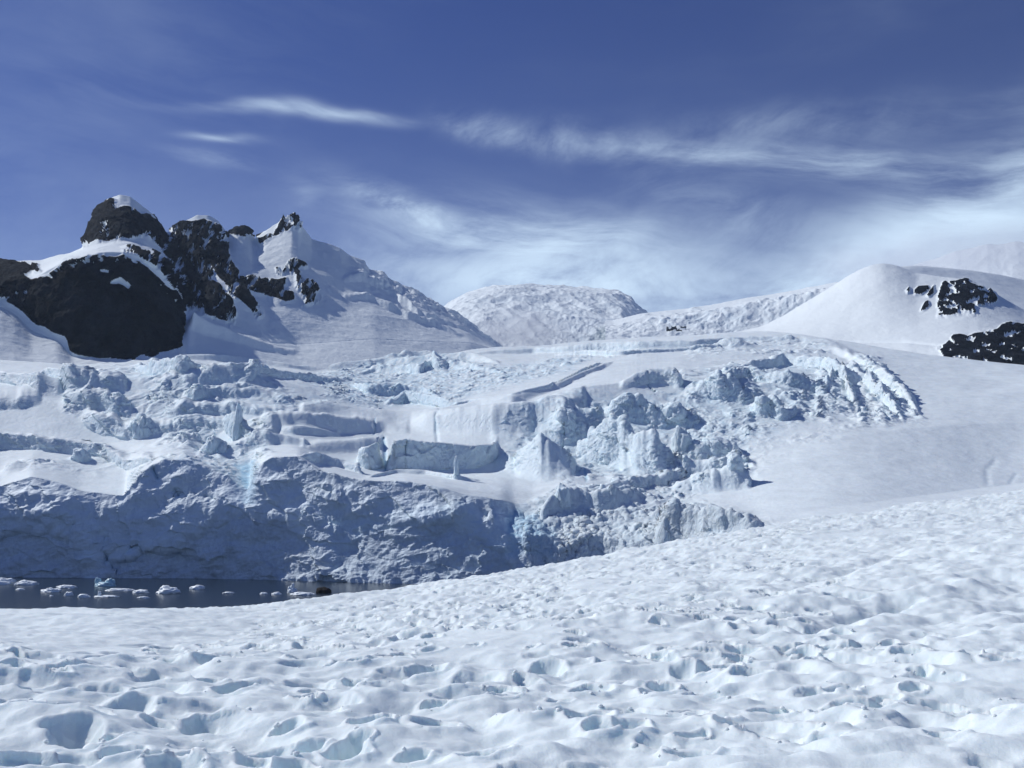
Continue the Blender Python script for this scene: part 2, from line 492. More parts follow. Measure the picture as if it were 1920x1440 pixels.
# ------------------------------------------------------------------ materials
def snow_material(name, base, rough, bumps, ice_col=(0.34, 0.60, 0.76), dirt_shade_col=(0.36, 0.42, 0.47), sss=0.0, tintvar=0.04, use_attr=True, spec=0.25, steep_bump=None, steep_col=(0.72, 0.83, 0.90), sscale=0.1):
    m = bpy.data.materials.new(name); m.use_nodes = True
    t = m.node_tree; n = NM(t)
    b = t.nodes['Principled BSDF']
    b.inputs['Roughness'].default_value = rough
    b.inputs['Specular IOR Level'].default_value = spec
    tcn = t.nodes.new('ShaderNodeTexCoord')
    P = tcn.outputs['Object']
    var = n.noise(P, bumps[0][0] * 0.5, 5.0, 0.6)
    mx = t.nodes.new('ShaderNodeMix'); mx.data_type = 'RGBA'
    mx.inputs['A'].default_value = (*[c * (1 - tintvar) for c in base], 1)
    mx.inputs['B'].default_value = (*[min(1, c * (1 + tintvar)) for c in base], 1)
    lk(t, n.ramp(var, 0.3, 0.7), mx.inputs['Factor'])
    colr = mx.outputs['Result']
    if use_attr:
        for an, cc, nz in (('ice', ice_col, 0.6), ('dirt', dirt_shade_col, 0.8)):
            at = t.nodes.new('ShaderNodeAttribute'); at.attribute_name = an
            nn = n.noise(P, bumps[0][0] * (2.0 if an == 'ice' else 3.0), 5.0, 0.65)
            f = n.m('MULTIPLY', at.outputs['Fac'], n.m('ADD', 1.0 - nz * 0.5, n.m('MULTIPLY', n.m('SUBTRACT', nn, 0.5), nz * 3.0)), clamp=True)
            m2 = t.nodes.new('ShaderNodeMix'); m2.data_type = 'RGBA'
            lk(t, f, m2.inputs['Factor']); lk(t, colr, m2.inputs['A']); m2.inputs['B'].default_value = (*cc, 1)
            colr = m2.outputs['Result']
    lk(t, colr, b.inputs['Base Color'])
    if sss:
        b.inputs['Subsurface Weight'].default_value = sss
        b.inputs['Subsurface Radius'].default_value = (0.75, 0.88, 1.0)
        b.inputs['Subsurface Scale'].default_value = sscale
    nrm = None
    if steep_bump:
        ge = t.nodes.new('ShaderNodeNewGeometry'); sp = t.nodes.new('ShaderNodeSeparateXYZ'); lk(t, ge.outputs['Normal'], sp.inputs[0])
        stp = n.ramp(sp.outputs[2], 0.80, 0.45)
        mp = t.nodes.new('ShaderNodeMapping'); mp.inputs['Scale'].default_value = (1, 1, 0.30); mp.inputs['Rotation'].default_value = (0.3, 0.5, 0)
        lk(t, P, mp.inputs['Vector'])
        hgt = n.m('MULTIPLY', n.m('ADD', n.noise(mp.outputs[0], steep_bump[0], 6.0, 0.65, 0.6), n.noise(P, steep_bump[0] * 0.35, 5.0, 0.6, 0.3)), stp)
        bp = t.nodes.new('ShaderNodeBump'); bp.inputs['Distance'].default_value = steep_bump[1]; lk(t, hgt, bp.inputs['Height'])
        nrm = bp.outputs[0]
        m3 = t.nodes.new('ShaderNodeMix'); m3.data_type = 'RGBA'
        lk(t, n.m('MULTIPLY', stp, 0.45), m3.inputs['Factor']); lk(t, colr, m3.inputs['A']); m3.inputs['B'].default_value = (*steep_col, 1)
        lk(t, m3.outputs['Result'], b.inputs['Base Color'])
    for sc_, dist_, det in bumps:
        bp = t.nodes.new('ShaderNodeBump'); bp.inputs['Distance'].default_value = dist_; bp.inputs['Strength'].default_value = 1.0
        lk(t, n.noise(P, sc_, det, 0.6), bp.inputs['Height'])
        if nrm: lk(t, nrm, bp.inputs['Normal'])
        nrm = bp.outputs[0]
    lk(t, nrm, b.inputs['Normal'])
    return m

SNOW = (0.775, 0.875, 0.885)
M_fore = snow_material('fresh_trampled_snow', SNOW, 0.75, [(9.0, 0.012, 6.0), (60.0, 0.003, 3.0)], tintvar=0.02, sss=0.5, sscale=0.15)
M_glac = snow_material('glacier_snow', (0.79, 0.88, 0.895), 0.7, [(0.25, 0.35, 8.0)], tintvar=0.05, steep_bump=(0.55, 1.1), sss=0.35, sscale=0.7)
M_cliff = snow_material('glacier_cliff_ice', (0.75, 0.86, 0.91), 0.6, [(0.3, 0.4, 9.0)], tintvar=0.10, steep_bump=(0.30, 0.9), steep_col=(0.66, 0.78, 0.90))
M_far = snow_material('far_snow', (0.82, 0.89, 0.90), 0.8, [(0.03, 2.5, 8.0)], tintvar=0.02)
M_berg = snow_material('floating_ice', (0.86, 0.94, 0.96), 0.5, [(1.2, 0.08, 5.0)], use_attr=False, spec=0.4)
M_berg_blue = snow_material('floating_blue_ice', (0.50, 0.74, 0.82), 0.4, [(1.2, 0.12, 5.0)], use_attr=False, spec=0.5)

def rock_material(name, c1, c2, sc_, dist_):
    m = bpy.data.materials.new(name); m.use_nodes = True
    t = m.node_tree; n = NM(t); b = t.nodes['Principled BSDF']
    b.inputs['Roughness'].default_value = 0.9; b.inputs['Specular IOR Level'].default_value = 0.05
    P = t.nodes.new('ShaderNodeTexCoord').outputs['Object']
    v = n.noise(P, sc_, 8.0, 0.65, 0.5)
    mx = t.nodes.new('ShaderNodeMix'); mx.data_type = 'RGBA'
    mx.inputs['A'].default_value = (*c1, 1); mx.inputs['B'].default_value = (*c2, 1)
    lk(t, n.ramp(v, 0.35, 0.7), mx.inputs['Factor']); lk(t, mx.outputs['Result'], b.inputs['Base Color'])
    bp = t.nodes.new('ShaderNodeBump'); bp.inputs['Distance'].default_value = dist_
    lk(t, n.noise(P, sc_ * 1.5, 10.0, 0.7), bp.inputs['Height']); lk(t, bp.outputs[0], b.inputs['Normal'])
    return m
M_rock = rock_material('dark_mountain_rock', (0.005, 0.007, 0.010), (0.023, 0.029, 0.038), 0.045, 9.0)
M_rock_near = rock_material('wet_dark_boulder', (0.02, 0.02, 0.02), (0.06, 0.055, 0.05), 1.0, 0.15)

# water
M_water = bpy.data.materials.new('sea_water'); M_water.use_nodes = True
t = M_water.node_tree; n = NM(t); b = t.nodes['Principled BSDF']
b.inputs['Base Color'].default_value = (0.012, 0.022, 0.034, 1)
b.inputs['Roughness'].default_value = 0.20
b.inputs['IOR'].default_value = 1.33; b.inputs['Specular IOR Level'].default_value = 0.3
P = t.nodes.new('ShaderNodeTexCoord').outputs['Object']
nrm = None
for s_, d_ in ((0.25, 0.02), (1.6, 0.012)):
    bp = t.nodes.new('ShaderNodeBump'); bp.inputs['Distance'].default_value = d_
    lk(t, n.noise(P, s_, 4.0, 0.6, 0.2), bp.inputs['Height'])
    if nrm: lk(t, nrm, bp.inputs['Normal'])
    nrm = bp.outputs[0]
lk(t, nrm, b.inputs['Normal'])

def mesh_obj(name, verts, faces, mat, smooth=False, parent=None):
    me = bpy.data.meshes.new(name); me.from_pydata(verts, [], faces); me.materials.append(mat); me.update()
    if smooth: me.polygons.foreach_set('use_smooth', np.ones(len(me.polygons), bool))
    o = bpy.data.objects.new(name, me); COL.objects.link(o)
    if parent: o.parent = parent
    return o

# ------------------------------------------------------------------ haze
def haze_box():
    M = bpy.data.materials.new('haze'); M.use_nodes = True
    t = M.node_tree; t.nodes.clear()
    o = t.nodes.new('ShaderNodeOutputMaterial'); v = t.nodes.new('ShaderNodeVolumePrincipled')
    v.inputs['Color'].default_value = (0.62, 0.78, 1.0, 1); v.inputs['Density'].default_value = HAZE; v.inputs['Anisotropy'].default_value = 0.2
    t.links.new(v.outputs[0], o.inputs['Volume'])
    x0, x1, y0, y1, z0, z1 = -4000, 4000, -300, 4000, -1.5, 860
    vs = [(x, y, z) for x in (x0, x1) for y in (y0, y1) for z in (z0, z1)]
    fs = [(0, 1, 3, 2), (4, 6, 7, 5), (0, 4, 5, 1), (2, 3, 7, 6), (0, 2, 6, 4), (1, 5, 7, 3)]
    h = mesh_obj('haze', vs, fs, M); h['kind'] = 'stuff'
HAZE = 4.0e-5
haze_box()

# ------------------------------------------------------------------ sea and sea bed
sea = mesh_obj('sea', [(-3900, -290, 0), (3900, -290, 0), (3900, 3950, 0), (-3900, 3950, 0)], [(0, 1, 2, 3)], M_water)
structure(sea)

# ================================================================== GLACIER
xs = lambda *a: list(a)
GC0 = [(-150,1105,322),(0,1105,320),(160,1107,312),(320,1108,309),(480,1109,306),(640,1114,292),(800,1119,285),(900,1122,280),(1000,1122,276),(1120,1120,272),(1280,1114,262),(1440,1084,225),(1600,1047,225),(1760,1032,235),(1920,1012,250),(2080,992,260)]
GC1 = [(-150,960,325),(0,968,323),(130,962,315),(175,985,315),(240,985,314),(345,948,312),(400,962,311),(450,990,308),(560,950,306),(610,975,302),(660,1000,300),(760,975,292),(850,952,289),(930,985,285),(960,1010,283),(1000,1010,280),(1120,1020,282),(1280,1010,272),(1440,1010,240),(1600,985,245),(1760,975,265),(1920,955,290),(2080,940,300)]
GC2 = [(-150,910,345),(0,912,343),(60,893,341),(110,905,338),(150,920,336),(235,930,332),(262,890,334),(300,866,336),(345,860,336),(400,882,334),(440,905,332),(470,925,330),(486,872,328),(510,857,328),(560,854,326),(600,882,322),(680,900,316),(760,902,314),(830,915,311),(880,930,309),(940,938,306),(962,944,306),(1000,944,307),(1050,927,308),(1120,928,312),(1200,935,312),(1280,955,304),(1350,960,290),(1420,972,280),(1500,962,275),(1600,945,290),(1760,925,330),(1920,905,380),(2080,890,395)]
GC3 = [(-150,800,415),(0,812,412),(100,822,405),(190,833,400),(260,825,400),(330,820,395),(400,850,385),(480,830,380),(560,832,380),(640,868,366),(700,885,362),(780,885,366),(850,888,366),(930,885,372),(1000,872,384),(1060,865,395),(1120,872,398),(1200,876,398),(1300,878,392),(1400,868,384),(1440,845,392),(1600,810,415),(1760,800,460),(1920,790,520),(2080,780,540)]
GC4 = [(-150,722,455),(0,728,452),(80,722,450),(200,712,452),(300,712,455),(400,712,465),(480,705,480),(560,720,490),(640,748,490),(740,772,490),(860,775,460),(930,760,455),(1000,748,458),(1100,725,470),(1200,712,485),(1270,712,495),(1400,720,500),(1500,735,510),(1600,750,530),(1700,760,555),(1800,745,585),(1920,732,640),(2080,725,660)]
GC5 = [(-150,665,640),(0,672,640),(140,684,620),(250,677,640),(350,670,680),(420,676,720),(500,684,760),(600,694,800),(700,688,860),(800,668,930),(880,656,980),(940,650,1010),(1000,648,1030),(1060,643,1040),(1140,637,1040),(1240,630,1030),(1340,624,1010),(1440,620,980),(1530,627,900),(1600,641,860),(1660,655,840),(1760,668,820),(1850,677,810),(1920,685,805),(2080,700,800)]
GC6 = [(p[0], p[1] + 70, p[2] * 1.5) for p in GC5]
GC5b = [(p[0], p[1] + 6, p[2] * 1.10) for p in GC5]
GC2 = [(x, y, r_ - 16 if x < 900 else (r_ - 10 if x < 960 else r_)) for x, y, r_ in GC2]
# the foot of the cliff stands where its traced waterline meets sea level
_wl = [(-150, 1082.5), (0, 1082.5), (160, 1084), (320, 1085), (480, 1087), (640, 1092), (800, 1096), (900, 1098)]
_kx = [p[0] for p in _wl] + [1050]
_kk = []
for p in _wl:
    rt = CAMZ * F / -float(ray(*p)[1]); rn = np.interp(p[0], [q[0] for q in GC0], [q[2] for q in GC0]); _kk.append(rt / rn)
_kk.append(1.0)
def _fit(c): return [(x, y, r_ * float(np.interp(x, _kx, _kk))) for x, y, r_ in c]
GC0, GC1, GC2, GC3, GC4, GC5, GC5b, GC6 = [_fit(c) for c in (GC0, GC1, GC2, GC3, GC4, GC5, GC5b, GC6)]
T = Terrain(-120, 2040, 1000, [GC0, GC1, GC2, GC3, GC4, GC5, GC5b, GC6], [150, 110, 300, 260, 420, 60, 30], knot_smooth=[2, 3, 2, 7, 8, 3, 3, 3], dense_mid_smooth=7, soft_from=float(ray(1400, 800)[0]))

# ---- gentle rolling of everything above the cliff
up = sstep(2.0, 2.5, T.S)
T.W += up * (3.0 * fbm2(T.U / 120, T.V / 260, 4, 0.5, 11)).astype(np.float32)
T.W += up * (4.0 * fbm2(T.U / 220 + T.V / 500, T.V / 130, 3, 0.5, 21)).astype(np.float32) * sstep(3.9, 4.3, T.S)

S = T.scarp
# ---- left shelf and left icefall
S([(-120,818,26),(0,812,26),(110,822,22),(190,834,20),(290,856,8)], 16, 150, 0.4, 0, 2)     # long bright shelf edge is lit, wall behind it
S([(-120,690,22),(0,694,20),(70,704,22),(120,718,8)], 35, 135, 0.5, 0, 3)
S([(60,714,6),(85,686,26),(130,696,30),(190,700,24),(240,720,8)], 28, 90, 1, 0.15, 4)
S([(-60,742,14),(40,745,12),(80,738,6)], 25.2, 90, 1, 0.1, 5)
S([(120,742,6),(160,738,18),(220,752,18),(250,770,5)], 21, 75, 1.2, 0.25, 6)
S([(155,782,4),(185,778,22),(215,790,20),(262,812,6)], 19.6, 60, 1.4, 0.2, 7)
S([(230,800,6),(262,784,30),(300,792,16),(330,800,6)], 16.8, 60, 1.4, 0.3, 8)
S([(250,690,6),(290,680,26),(345,690,24),(380,700,8)], 28, 75, 1.4, 0.2, 9)
S([(300,722,5),(345,708,16),(370,706,18),(400,690,26),(470,694,18),(600,706,10),(660,712,4)], 40.8, 135, 0.6, 0.25, 10)
S([(340,742,5),(370,734,22),(400,730,16),(470,730,10),(510,742,4)], 20.4, 75, 1.3, 0.3, 12)
S([(310,772,4),(340,764,18),(400,760,14),(440,756,18),(480,764,12),(560,772,5)], 20.4, 67.5, 1.3, 0.3, 13)
S([(310,802,4),(345,790,16),(390,786,12),(430,790,8)], 20.4, 67.5, 1.4, 0.3, 14)
S([(415,790,4),(436,770,44),(446,768,46),(462,800,14),(480,830,3)], 17, 30, 0.6, 0.25, 15)
S([(370,850,3),(392,826,26),(430,840,12)], 17, 45, 1.0, 0.2, 16, turn=0)
S([(395,855,8),(440,832,20),(500,808,22),(540,816,10),(580,826,4)], 34, 60, 0.6, 0.1, 17, turn=0)
S([(485,795,3),(510,779,24),(590,776,26),(640,780,24),(720,792,10),(770,806,3)], 44.2, 120, 0.4, 0, 18)
S([(505,802,3),(550,799,14),(600,804,10),(640,812,3)], 20.4, 40, 0.4, 0, 19)
S([(560,834,3),(600,830,10),(680,822,16),(715,818,18)], 51, 80, 0.3, 0, 20)
# ---- big square-cut scarp in the middle
S([(670,842,30),(690,838,42),(712,828,50),(716,822,52)], 6, 110, 0.15, 0.10, 22)
S([(728,842,40),(740,828,50),(760,824,54),(800,828,52),(850,832,46),(885,836,42),(925,834,30),(935,832,18)], 8, 110, 0.15, 0.10, 23)
T.crack([(719,822), (722,850), (724,884)], 4.0, 20, 0.9)
T.crack([(756,850), (757,866), (761,878)], 2.2, 8, 0.9)
T.crack([(703,797), (701,814)], 1.8, 8, 0.8)
S([(560,870,5),(600,850,16),(640,858,18),(672,872,14),(680,885,4)], 22, 40, 0.7, 0.1, 24)
S([(690,892,4),(740,880,7),(800,882,7),(860,892,8),(900,900,3)], 14, 50, 0.4, 0, 25)
# ---- big smooth wall across the middle
S([(660,800,3.0),(720,790,5.0),(770,786,6),(800,776,20),(850,768,30),(920,764,34),(990,762,30),(1060,752,22),(1100,742,10)], 78, 110, 0.2, 0, 26)
S([(560,760,6),(620,756,14),(720,768,16),(780,770,12),(830,764,10),(900,748,14),(960,742,14),(1050,716,10),(1110,690,6),(1150,676,3)], 65, 70, 0.2, 0, 27)
S([(830,764,6),(880,748,10),(960,742,12),(1030,722,12),(1090,690,10),(1130,676,4)], 16, 24, 0.2, 0.2, 28)
T.crack([(824,782), (818,800), (820,828)], 3.5, 10, 0.2)
S([(1160,720,3),(1190,702,14),(1230,690,22),(1262,692,26),(1274,704,22),(1280,712,6)], 26, 50, 0.4, 0.05, 29)
T.crack([(1213,714), (1220,726), (1228,734)], 2.0, 12, 1.0)
# ---- chaotic blue band behind the wall
S([(670,700,3),(700,690,8),(760,686,12),(790,682,18),(800,676,16),(830,678,10),(880,690,4)], 25.6, 60, 0.8, 0.15, 30)
S([(660,720,3),(690,722,18),(740,720,24),(790,728,14),(830,744,4)], 32, 40, 0.7, 0.35, 31)
S([(720,756,3),(760,734,20),(800,738,20),(840,748,16),(870,758,4)], 22.4, 40, 0.6, 0.4, 32)
S([(800,678,3),(815,672,20),(860,676,12),(910,690,6),(950,700,3)], 48, 60, 0.5, 0.05, 33)
# ---- upper glacier edge with fluted wall
S([(860,668,2),(900,660,6),(1000,652,10),(1060,648,14),(1120,642,16),(1200,640,16),(1300,638,14),(1400,632,10),(1500,634,6),(1560,640,3)], 20, 80, 0.4, 0.10, 34)
S([(1040,664,2),(1100,656,8),(1160,658,9),(1300,652,5),(1400,648,3)], 8, 40, 0.6, 0.15, 35)
# ---- undulating snow under the left massif
S([(560,640,3),(640,636,10),(700,640,12),(760,646,16),(790,656,12),(830,664,3)], 60, 90, 0.3, 0, 36)
S([(600,664,3),(700,668,10),(800,668,12),(880,660,16),(910,668,10),(940,680,3)], 50, 80, 0.3, 0, 37)
S([(330,668,5),(400,664,12),(460,664,12),(540,682,8),(600,690,4)], 40, 70, 0.4, 0, 38)
# ---- diagonal ribs in the centre right
S([(915,860,2.9),(930,820,21.6),(950,805,25.9),(985,795,24.5),(1020,780,20.2),(1060,762,15.8),(1090,745,7.2),(1110,738,2.2)], 93.6, 103.68, 0.4, 0.1, 40, turn=0.1)
S([(925,895,3.3),(955,872,28.1),(985,836,48.1),(1015,815,51.4),(1032,824,39.8),(1060,850,21.6),(1078,870,4.2)], 135.2, 56.784, 0.55, 0.15, 41, turn=-0.35)
S([(1025,842,3.9),(1040,800,33.1),(1054,782,46.8),(1075,792,44.9),(1100,812,25.4),(1120,824,3.9)], 24.96, 43.68, 0.5, 0.05, 42, turn=-0.35)
S([(1075,812,2.9),(1080,775,29.2),(1120,768,35.1),(1140,792,19.5),(1150,800,2.9)], 20.8, 50.4, 0.6, 0.25, 43, turn=-0.35)
S([(1128,800,2.9),(1150,758,37.1),(1175,745,44.9),(1205,750,39.0),(1230,762,19.5),(1250,770,2.9)], 24.96, 50.4, 0.7, 0.25, 44, turn=-0.35)
S([(1040,885,5.0),(1056,855,23.2),(1090,828,34.9),(1130,802,41.5),(1165,795,36.5),(1190,800,11.6),(1200,806,2.5)], 64.896, 52.416, 0.55, 0.15, 45, turn=-0.35)
S([(1100,905,3.3),(1130,865,28.1),(1170,825,44.7),(1215,806,41.5),(1235,815,23.2),(1265,850,6.6),(1280,860,2.5)], 108.16, 56.784, 0.55, 0.2, 46, turn=-0.35)
S([(1225,800,2.9),(1240,770,25.4),(1260,764,27.3),(1290,776,15.6),(1310,782,3.9)], 24.96, 43.68, 1.0, 0.4, 47, turn=-0.35)
S([(1285,770,4),(1300,740,26),(1340,706,20),(1380,712,26),(1400,730,16),(1430,745,4)], 28.08, 88, 1.2, 0.2, 48, turn=0)
S([(1330,720,3),(1350,712,22),(1400,694,18),(1450,702,22),(1480,700,30),(1530,720,18),(1545,735,3)], 31.2, 99, 1.0, 0.2, 49)
S([(1350,700,3),(1380,688,12),(1420,678,16),(1470,664,18),(1530,672,22),(1580,690,26),(1620,708,14),(1640,720,3)], 37.44, 110, 0.8, 0.15, 50)
S([(1410,770,3),(1420,752,30),(1445,745,34),(1470,765,22),(1500,775,3)], 15.6, 52.8, 1.1, 0.2, 51)
S([(1545,735,2.3),(1560,700,10.8),(1580,690,17.1),(1590,720,15.3),(1604,752,10.8),(1612,790,1.3)], 34.0704, 102.96, 1.2, 0.1, 52)
S([(1582,720,1.8),(1592,690,10.8),(1620,704,16.2),(1640,720,18.9),(1665,745,16.2),(1690,782,4.5),(1700,790,1.3)], 63.2736, 116.688, 1.2, 0.1, 53)
S([(1500,645,1.0),(1560,650,6.3),(1610,668,11.6),(1660,700,14.7),(1700,735,13.6),(1725,775,3.2),(1730,785,1.0)], 68.952, 200.2, 1.0, 0, 54)
S([(1240,880,3),(1260,848,22),(1290,838,26),(1340,828,26),(1380,836,26),(1385,850,5)], 25.2, 72, 0.7, 0.1, 55, turn=0)
S([(1270,905,3),(1284,862,26),(1330,858,24),(1370,865,10)], 28.8, 61.2, 0.8, 0.05, 56, turn=0)
S([(1120,915,4),(1160,900,18),(1200,895,20),(1250,892,16),(1290,880,10),(1350,868,12),(1385,860,14),(1420,870,4)], 25.2, 90, 0.9, 0.1, 57)
S([(1240,935,3),(1270,910,22),(1310,890,24),(1350,885,26),(1375,862,40),(1400,880,26),(1410,900,3)], 54, 64.8, 1.0, 0.1, 58, turn=0)
T.crack([(1096,888), (1100,902)], 3.0, 14, 1.0)
T.crack([(1295,828), (1301,848)], 1.5, 8, 0.8)
T.crack([(1058,838), (1044,860), (1036,872)], 2.0, 8, 0.9)
# ---- lower right front
S([(1010,975,4),(1030,940,24),(1060,920,28),(1080,926,24),(1110,925,28),(1150,915,30),(1180,925,18),(1200,940,4)], 25.2, 54, 1.2, 0.2, 60)
S([(1230,1030,4),(1245,985,44),(1262,960,50),(1300,958,46),(1350,960,40),(1400,972,24),(1430,985,5)], 19.2, 108, 1.0, 0.05, 61)
T.crack([(1865,865), (1850,880), (1852,905)], 5.0, 6, 0.1)
T.crack([(1905,890), (1895,905)], 4.0, 5, 0.1)

# ---- fields of broken ice
SF = T.seracs
SF([(130,700),(300,685),(480,700),(560,740),(520,790),(500,860),(400,860),(300,830),(220,800),(120,770)], 13, 34, 1.3, 0.3, 0.5, 0.35, 61, 14)
SF([(300,860),(480,850),(480,930),(400,900),(300,880)], 8, 20, 1.5, 0.0, 0.6, 0.5, 62, 8)
SF([(560,712),(700,680),(820,668),(940,690),(1060,668),(1110,668),(1060,700),(950,722),(850,752),(700,765),(640,748)], 5.5, 13, 1.6, -0.2, 0.7, 0.8, 63, 8)
SF([(500,742),(640,738),(700,760),(600,768),(520,766)], 6, 14, 1.6, 0, 0.7, 0.5, 64, 8)
SF([(940,880),(950,800),(1080,730),(1260,740),(1280,700),(1420,675),(1560,690),(1560,760),(1420,790),(1400,850),(1250,900),(1080,900)], 9.5, 30, 1.8, 0.9, 0.5, 0.45, 65, 14, 0.4, 1.0)
SF([(1280,760),(1420,700),(1560,700),(1600,770),(1480,800),(1400,850),(1300,880),(1240,820)], 6, 16, 1.5, 0.3, 0.6, 0.4, 75, 10, 0.5, 0.9)
SF([(930,860),(1010,780),(1120,740),(1230,740),(1240,800),(1120,890),(960,890)], 2.5, 15, 1.6, 0.8, 0.6, 0.4, 76, 10, 0.5, 0.9)
SF([(960,965),(1050,915),(1250,890),(1400,870),(1420,890),(1280,930),(1400,965),(1420,990),(1200,1060),(980,1090)], 11, 20, 1.3, 0.4, 0.6, 0.30, 66, 10, 0.5, 0.9)
SF([(980,1000),(1100,960),(1260,960),(1300,1010),(1200,1080),(980,1090)], 8, 13, 1.2, 0.2, 0.6, 0.30, 67, 10)
SF([(1540,690),(1640,670),(1700,740),(1730,790),(1600,800),(1520,780)], 13, 22, 1.6, 0.9, 0.5, 0.15, 68, 10, 0.5, 1.0)
SF([(1290,660),(1360,640),(1480,636),(1560,650),(1540,668),(1400,664),(1300,672)], 7, 20, 1.5, 0.0, 0.5, 0.3, 69, 8)
SF([(1400,830),(1560,800),(1620,800),(1560,830),(1450,860),(1380,900)], 3, 18, 2.2, 0.2, 0.2, 0.0, 70, 14)
SF([(0,880),(120,880),(260,900),(300,860),(260,850),(120,860),(0,860)], 6, 26, 1.6, 0.0, 0.2, 0.0, 71, 10)
T.mound(855, 877, 22, 4, 6)
T.mound(148, 848, 14, 9, 16)
T.mound(25, 868, 12, 16, 22)
T.mound(1376, 862, 14, 14, 16)
T.mound(1372, 676, 10, 9, 14)
T.mound(1362, 640, 12, 16, 16)
T.mound(1392, 642, 10, 18, 14)
T.mound(760, 650, 6, 10, 14)

for pts, w_, d_ in (([(139,985),(136,1003),(133,1022)],2.0,9), ([(197,1008),(196,1032),(200,1052)],2.2,9), ([(250,1022),(243,1034),(238,1045)],2.2,8), ([(186,975),(184,1020)],1.6,7), ([(205,1045),(212,1070)],2.0,8), ([(268,1003),(262,1022)],3.0,8), ([(600,915),(625,925)],2.2,8), ([(330,920),(335,930)],3,8), ([(388,932),(405,938)],3,8), ([(288,880),(296,896)],3,7)):
    T.crack(pts, w_ * 1.2, d_ * 2.2, 0.9)
# arched scars: dirty ice, with the shade of the hollows painted into its colour
for cx, cy, rx, ry in ((60, 1095, 120, 110), (470, 1110, 170, 150), (790, 1100, 190, 130), (300, 1100, 110, 70)):
    q = np.sqrt(((T.px - cx + 14 * perlin2(T.py / 30, T.px / 60, 91)) / rx) ** 2 + ((T.py - cy + 12 * perlin2(T.px / 40, T.py / 50, 92)) / ry) ** 2)
    T.dirt = np.maximum(T.dirt, (0.75 * (1 - sstep(0.84, 1.0, q)) * (T.S < 1.9)).astype(np.float32))
    T.V += (8.0 * (1 - sstep(0.85, 1.0, q)) * (T.S < 1.6)).astype(np.float32)
# dirty ice on the lower right front and along the cliff foot
m, _ = T.mask([(1240,950),(1420,965),(1430,1000),(1240,1050)], 14, 20); T.dirt = np.maximum(T.dirt, m * 0.55)
m, _ = T.mask([(670,900),(960,925),(1060,915),(1100,960),(1000,975),(880,950),(690,925)], 8, 14); T.dirt = np.maximum(T.dirt, m * 0.45)  # darker strip along the overhanging cliff edge
m, _ = T.mask([(1000,960),(1240,900),(1260,1050),(1000,1080)], 14, 30); T.dirt = np.maximum(T.dirt, m * 0.30)
m, _ = T.mask([(0,985),(60,985),(110,1085),(0,1085)], 14, 30); T.dirt = np.maximum(T.dirt, m * 0.5)
m, _ = T.mask([(60,1060),(440,1060),(500,1085),(60,1085)], 10, 20); T.dirt = np.maximum(T.dirt, m * 0.35)
# old compact blue ice
m, _ = T.mask([(440,870),(482,865),(484,950),(462,950)], 6, 6); T.ice = np.maximum(T.ice, m * 1.0)
m, _ = T.mask([(945,960),(975,955),(1040,1000),(1040,1060),(945,1040)], 10, 10); T.ice = np.maximum(T.ice, m * 0.85)
m, _ = T.mask([(600,965),(860,945),(950,990),(950,1100),(640,1100)], 20, 30); T.ice = np.maximum(T.ice, m * 0.30)

T.resample(700)

# ---- relief worked into the surface itself
n3 = T.normals()
steep = 1 - np.clip(n3[..., 2], 0, 1)
cl = 1 - sstep(1.75, 2.15, T.S)
right_soft = sstep(1420, 1500, T.px) * sstep(800, 830, T.py + 0 * T.px)
right_soft = np.maximum(right_soft, sstep(1700, 1760, T.px))
front = cl * (1 - right_soft)
fr_l = front * (1 - 0.45 * sstep(930, 1010, T.px)) * (0.45 + 0.55 * (1 - sstep(1.5, 1.95, T.S)))
a_ = 11.0 * fbm3(T.U / 130, T.V / 150, (T.W - 0.25 * T.U) / 60, 5, 0.5, 31, ridged=True) * fr_l
a_ += 4.0 * fbm3(T.U / 42, T.V / 42, T.W / 30, 4, 0.6, 35) * fr_l
a_ += 6.5 * fbm3((T.U + 0.25 * T.W) / 26, T.V / 60, T.W / 110, 3, 0.55, 45, ridged=True) * fr_l * sstep(-0.15, 0.25, fbm2(T.U / 130, T.W / 70, 2, 0.5, 46))
a_ += 1.0 * fbm3(T.U / 11, T.V / 14, T.W / 26, 4, 0.6, 41, ridged=True) * front
a_ -= 2.0 * fr_l
def facets(cu, cw, amp, seed):
    _, _, hid, ox, oy = voronoi2((T.U + 0.4 * T.V + 5 * perlin2(T.U / 14, T.W / 14, seed)) / cu, (T.W - 0.5 * T.V + 4 * perlin2(T.U / 17 + 9, T.W / 14, seed)) / cw, seed)
    Rr = RND[hid]
    return amp * ((Rr[..., 3] - 0.5) * ox + (Rr[..., 4] - 0.5) * oy + 0.5 * (Rr[..., 2] - 0.5))
a_ += fr_l * facets(60, 46, 13, 71) + fr_l * facets(19, 26, 3.5, 72)
broken = sstep(0.25, 0.6, steep) * (1 - front) * (1 - right_soft)
a_ += 2.6 * fbm3(T.U / 24, T.V / 30, T.W / 24, 4, 0.6, 51, ridged=True) * broken
a_ += broken * (facets(26, 22, 9, 73) + facets(10, 9, 3.0, 74)) + 1.5 * broken * fbm3(T.U / 7, T.V / 14, T.W / 18, 3, 0.6, 52, ridged=True)
mid_z, _ = T.mask([(920,880),(1000,770),(1200,700),(1560,680),(1640,780),(1420,880),(1250,960),(1000,960)], 20, 10)
a_ += mid_z * broken * (facets(18, 15, 4.0, 79) + 1.5 * fbm3(T.U / 16, T.V / 16, T.W / 14, 4, 0.6, 80, ridged=True))
a_ += 0.5 * fbm3(T.U / 5, T.V / 9, T.W / 5, 3, 0.6, 61) * (1 - right_soft * 0.7)
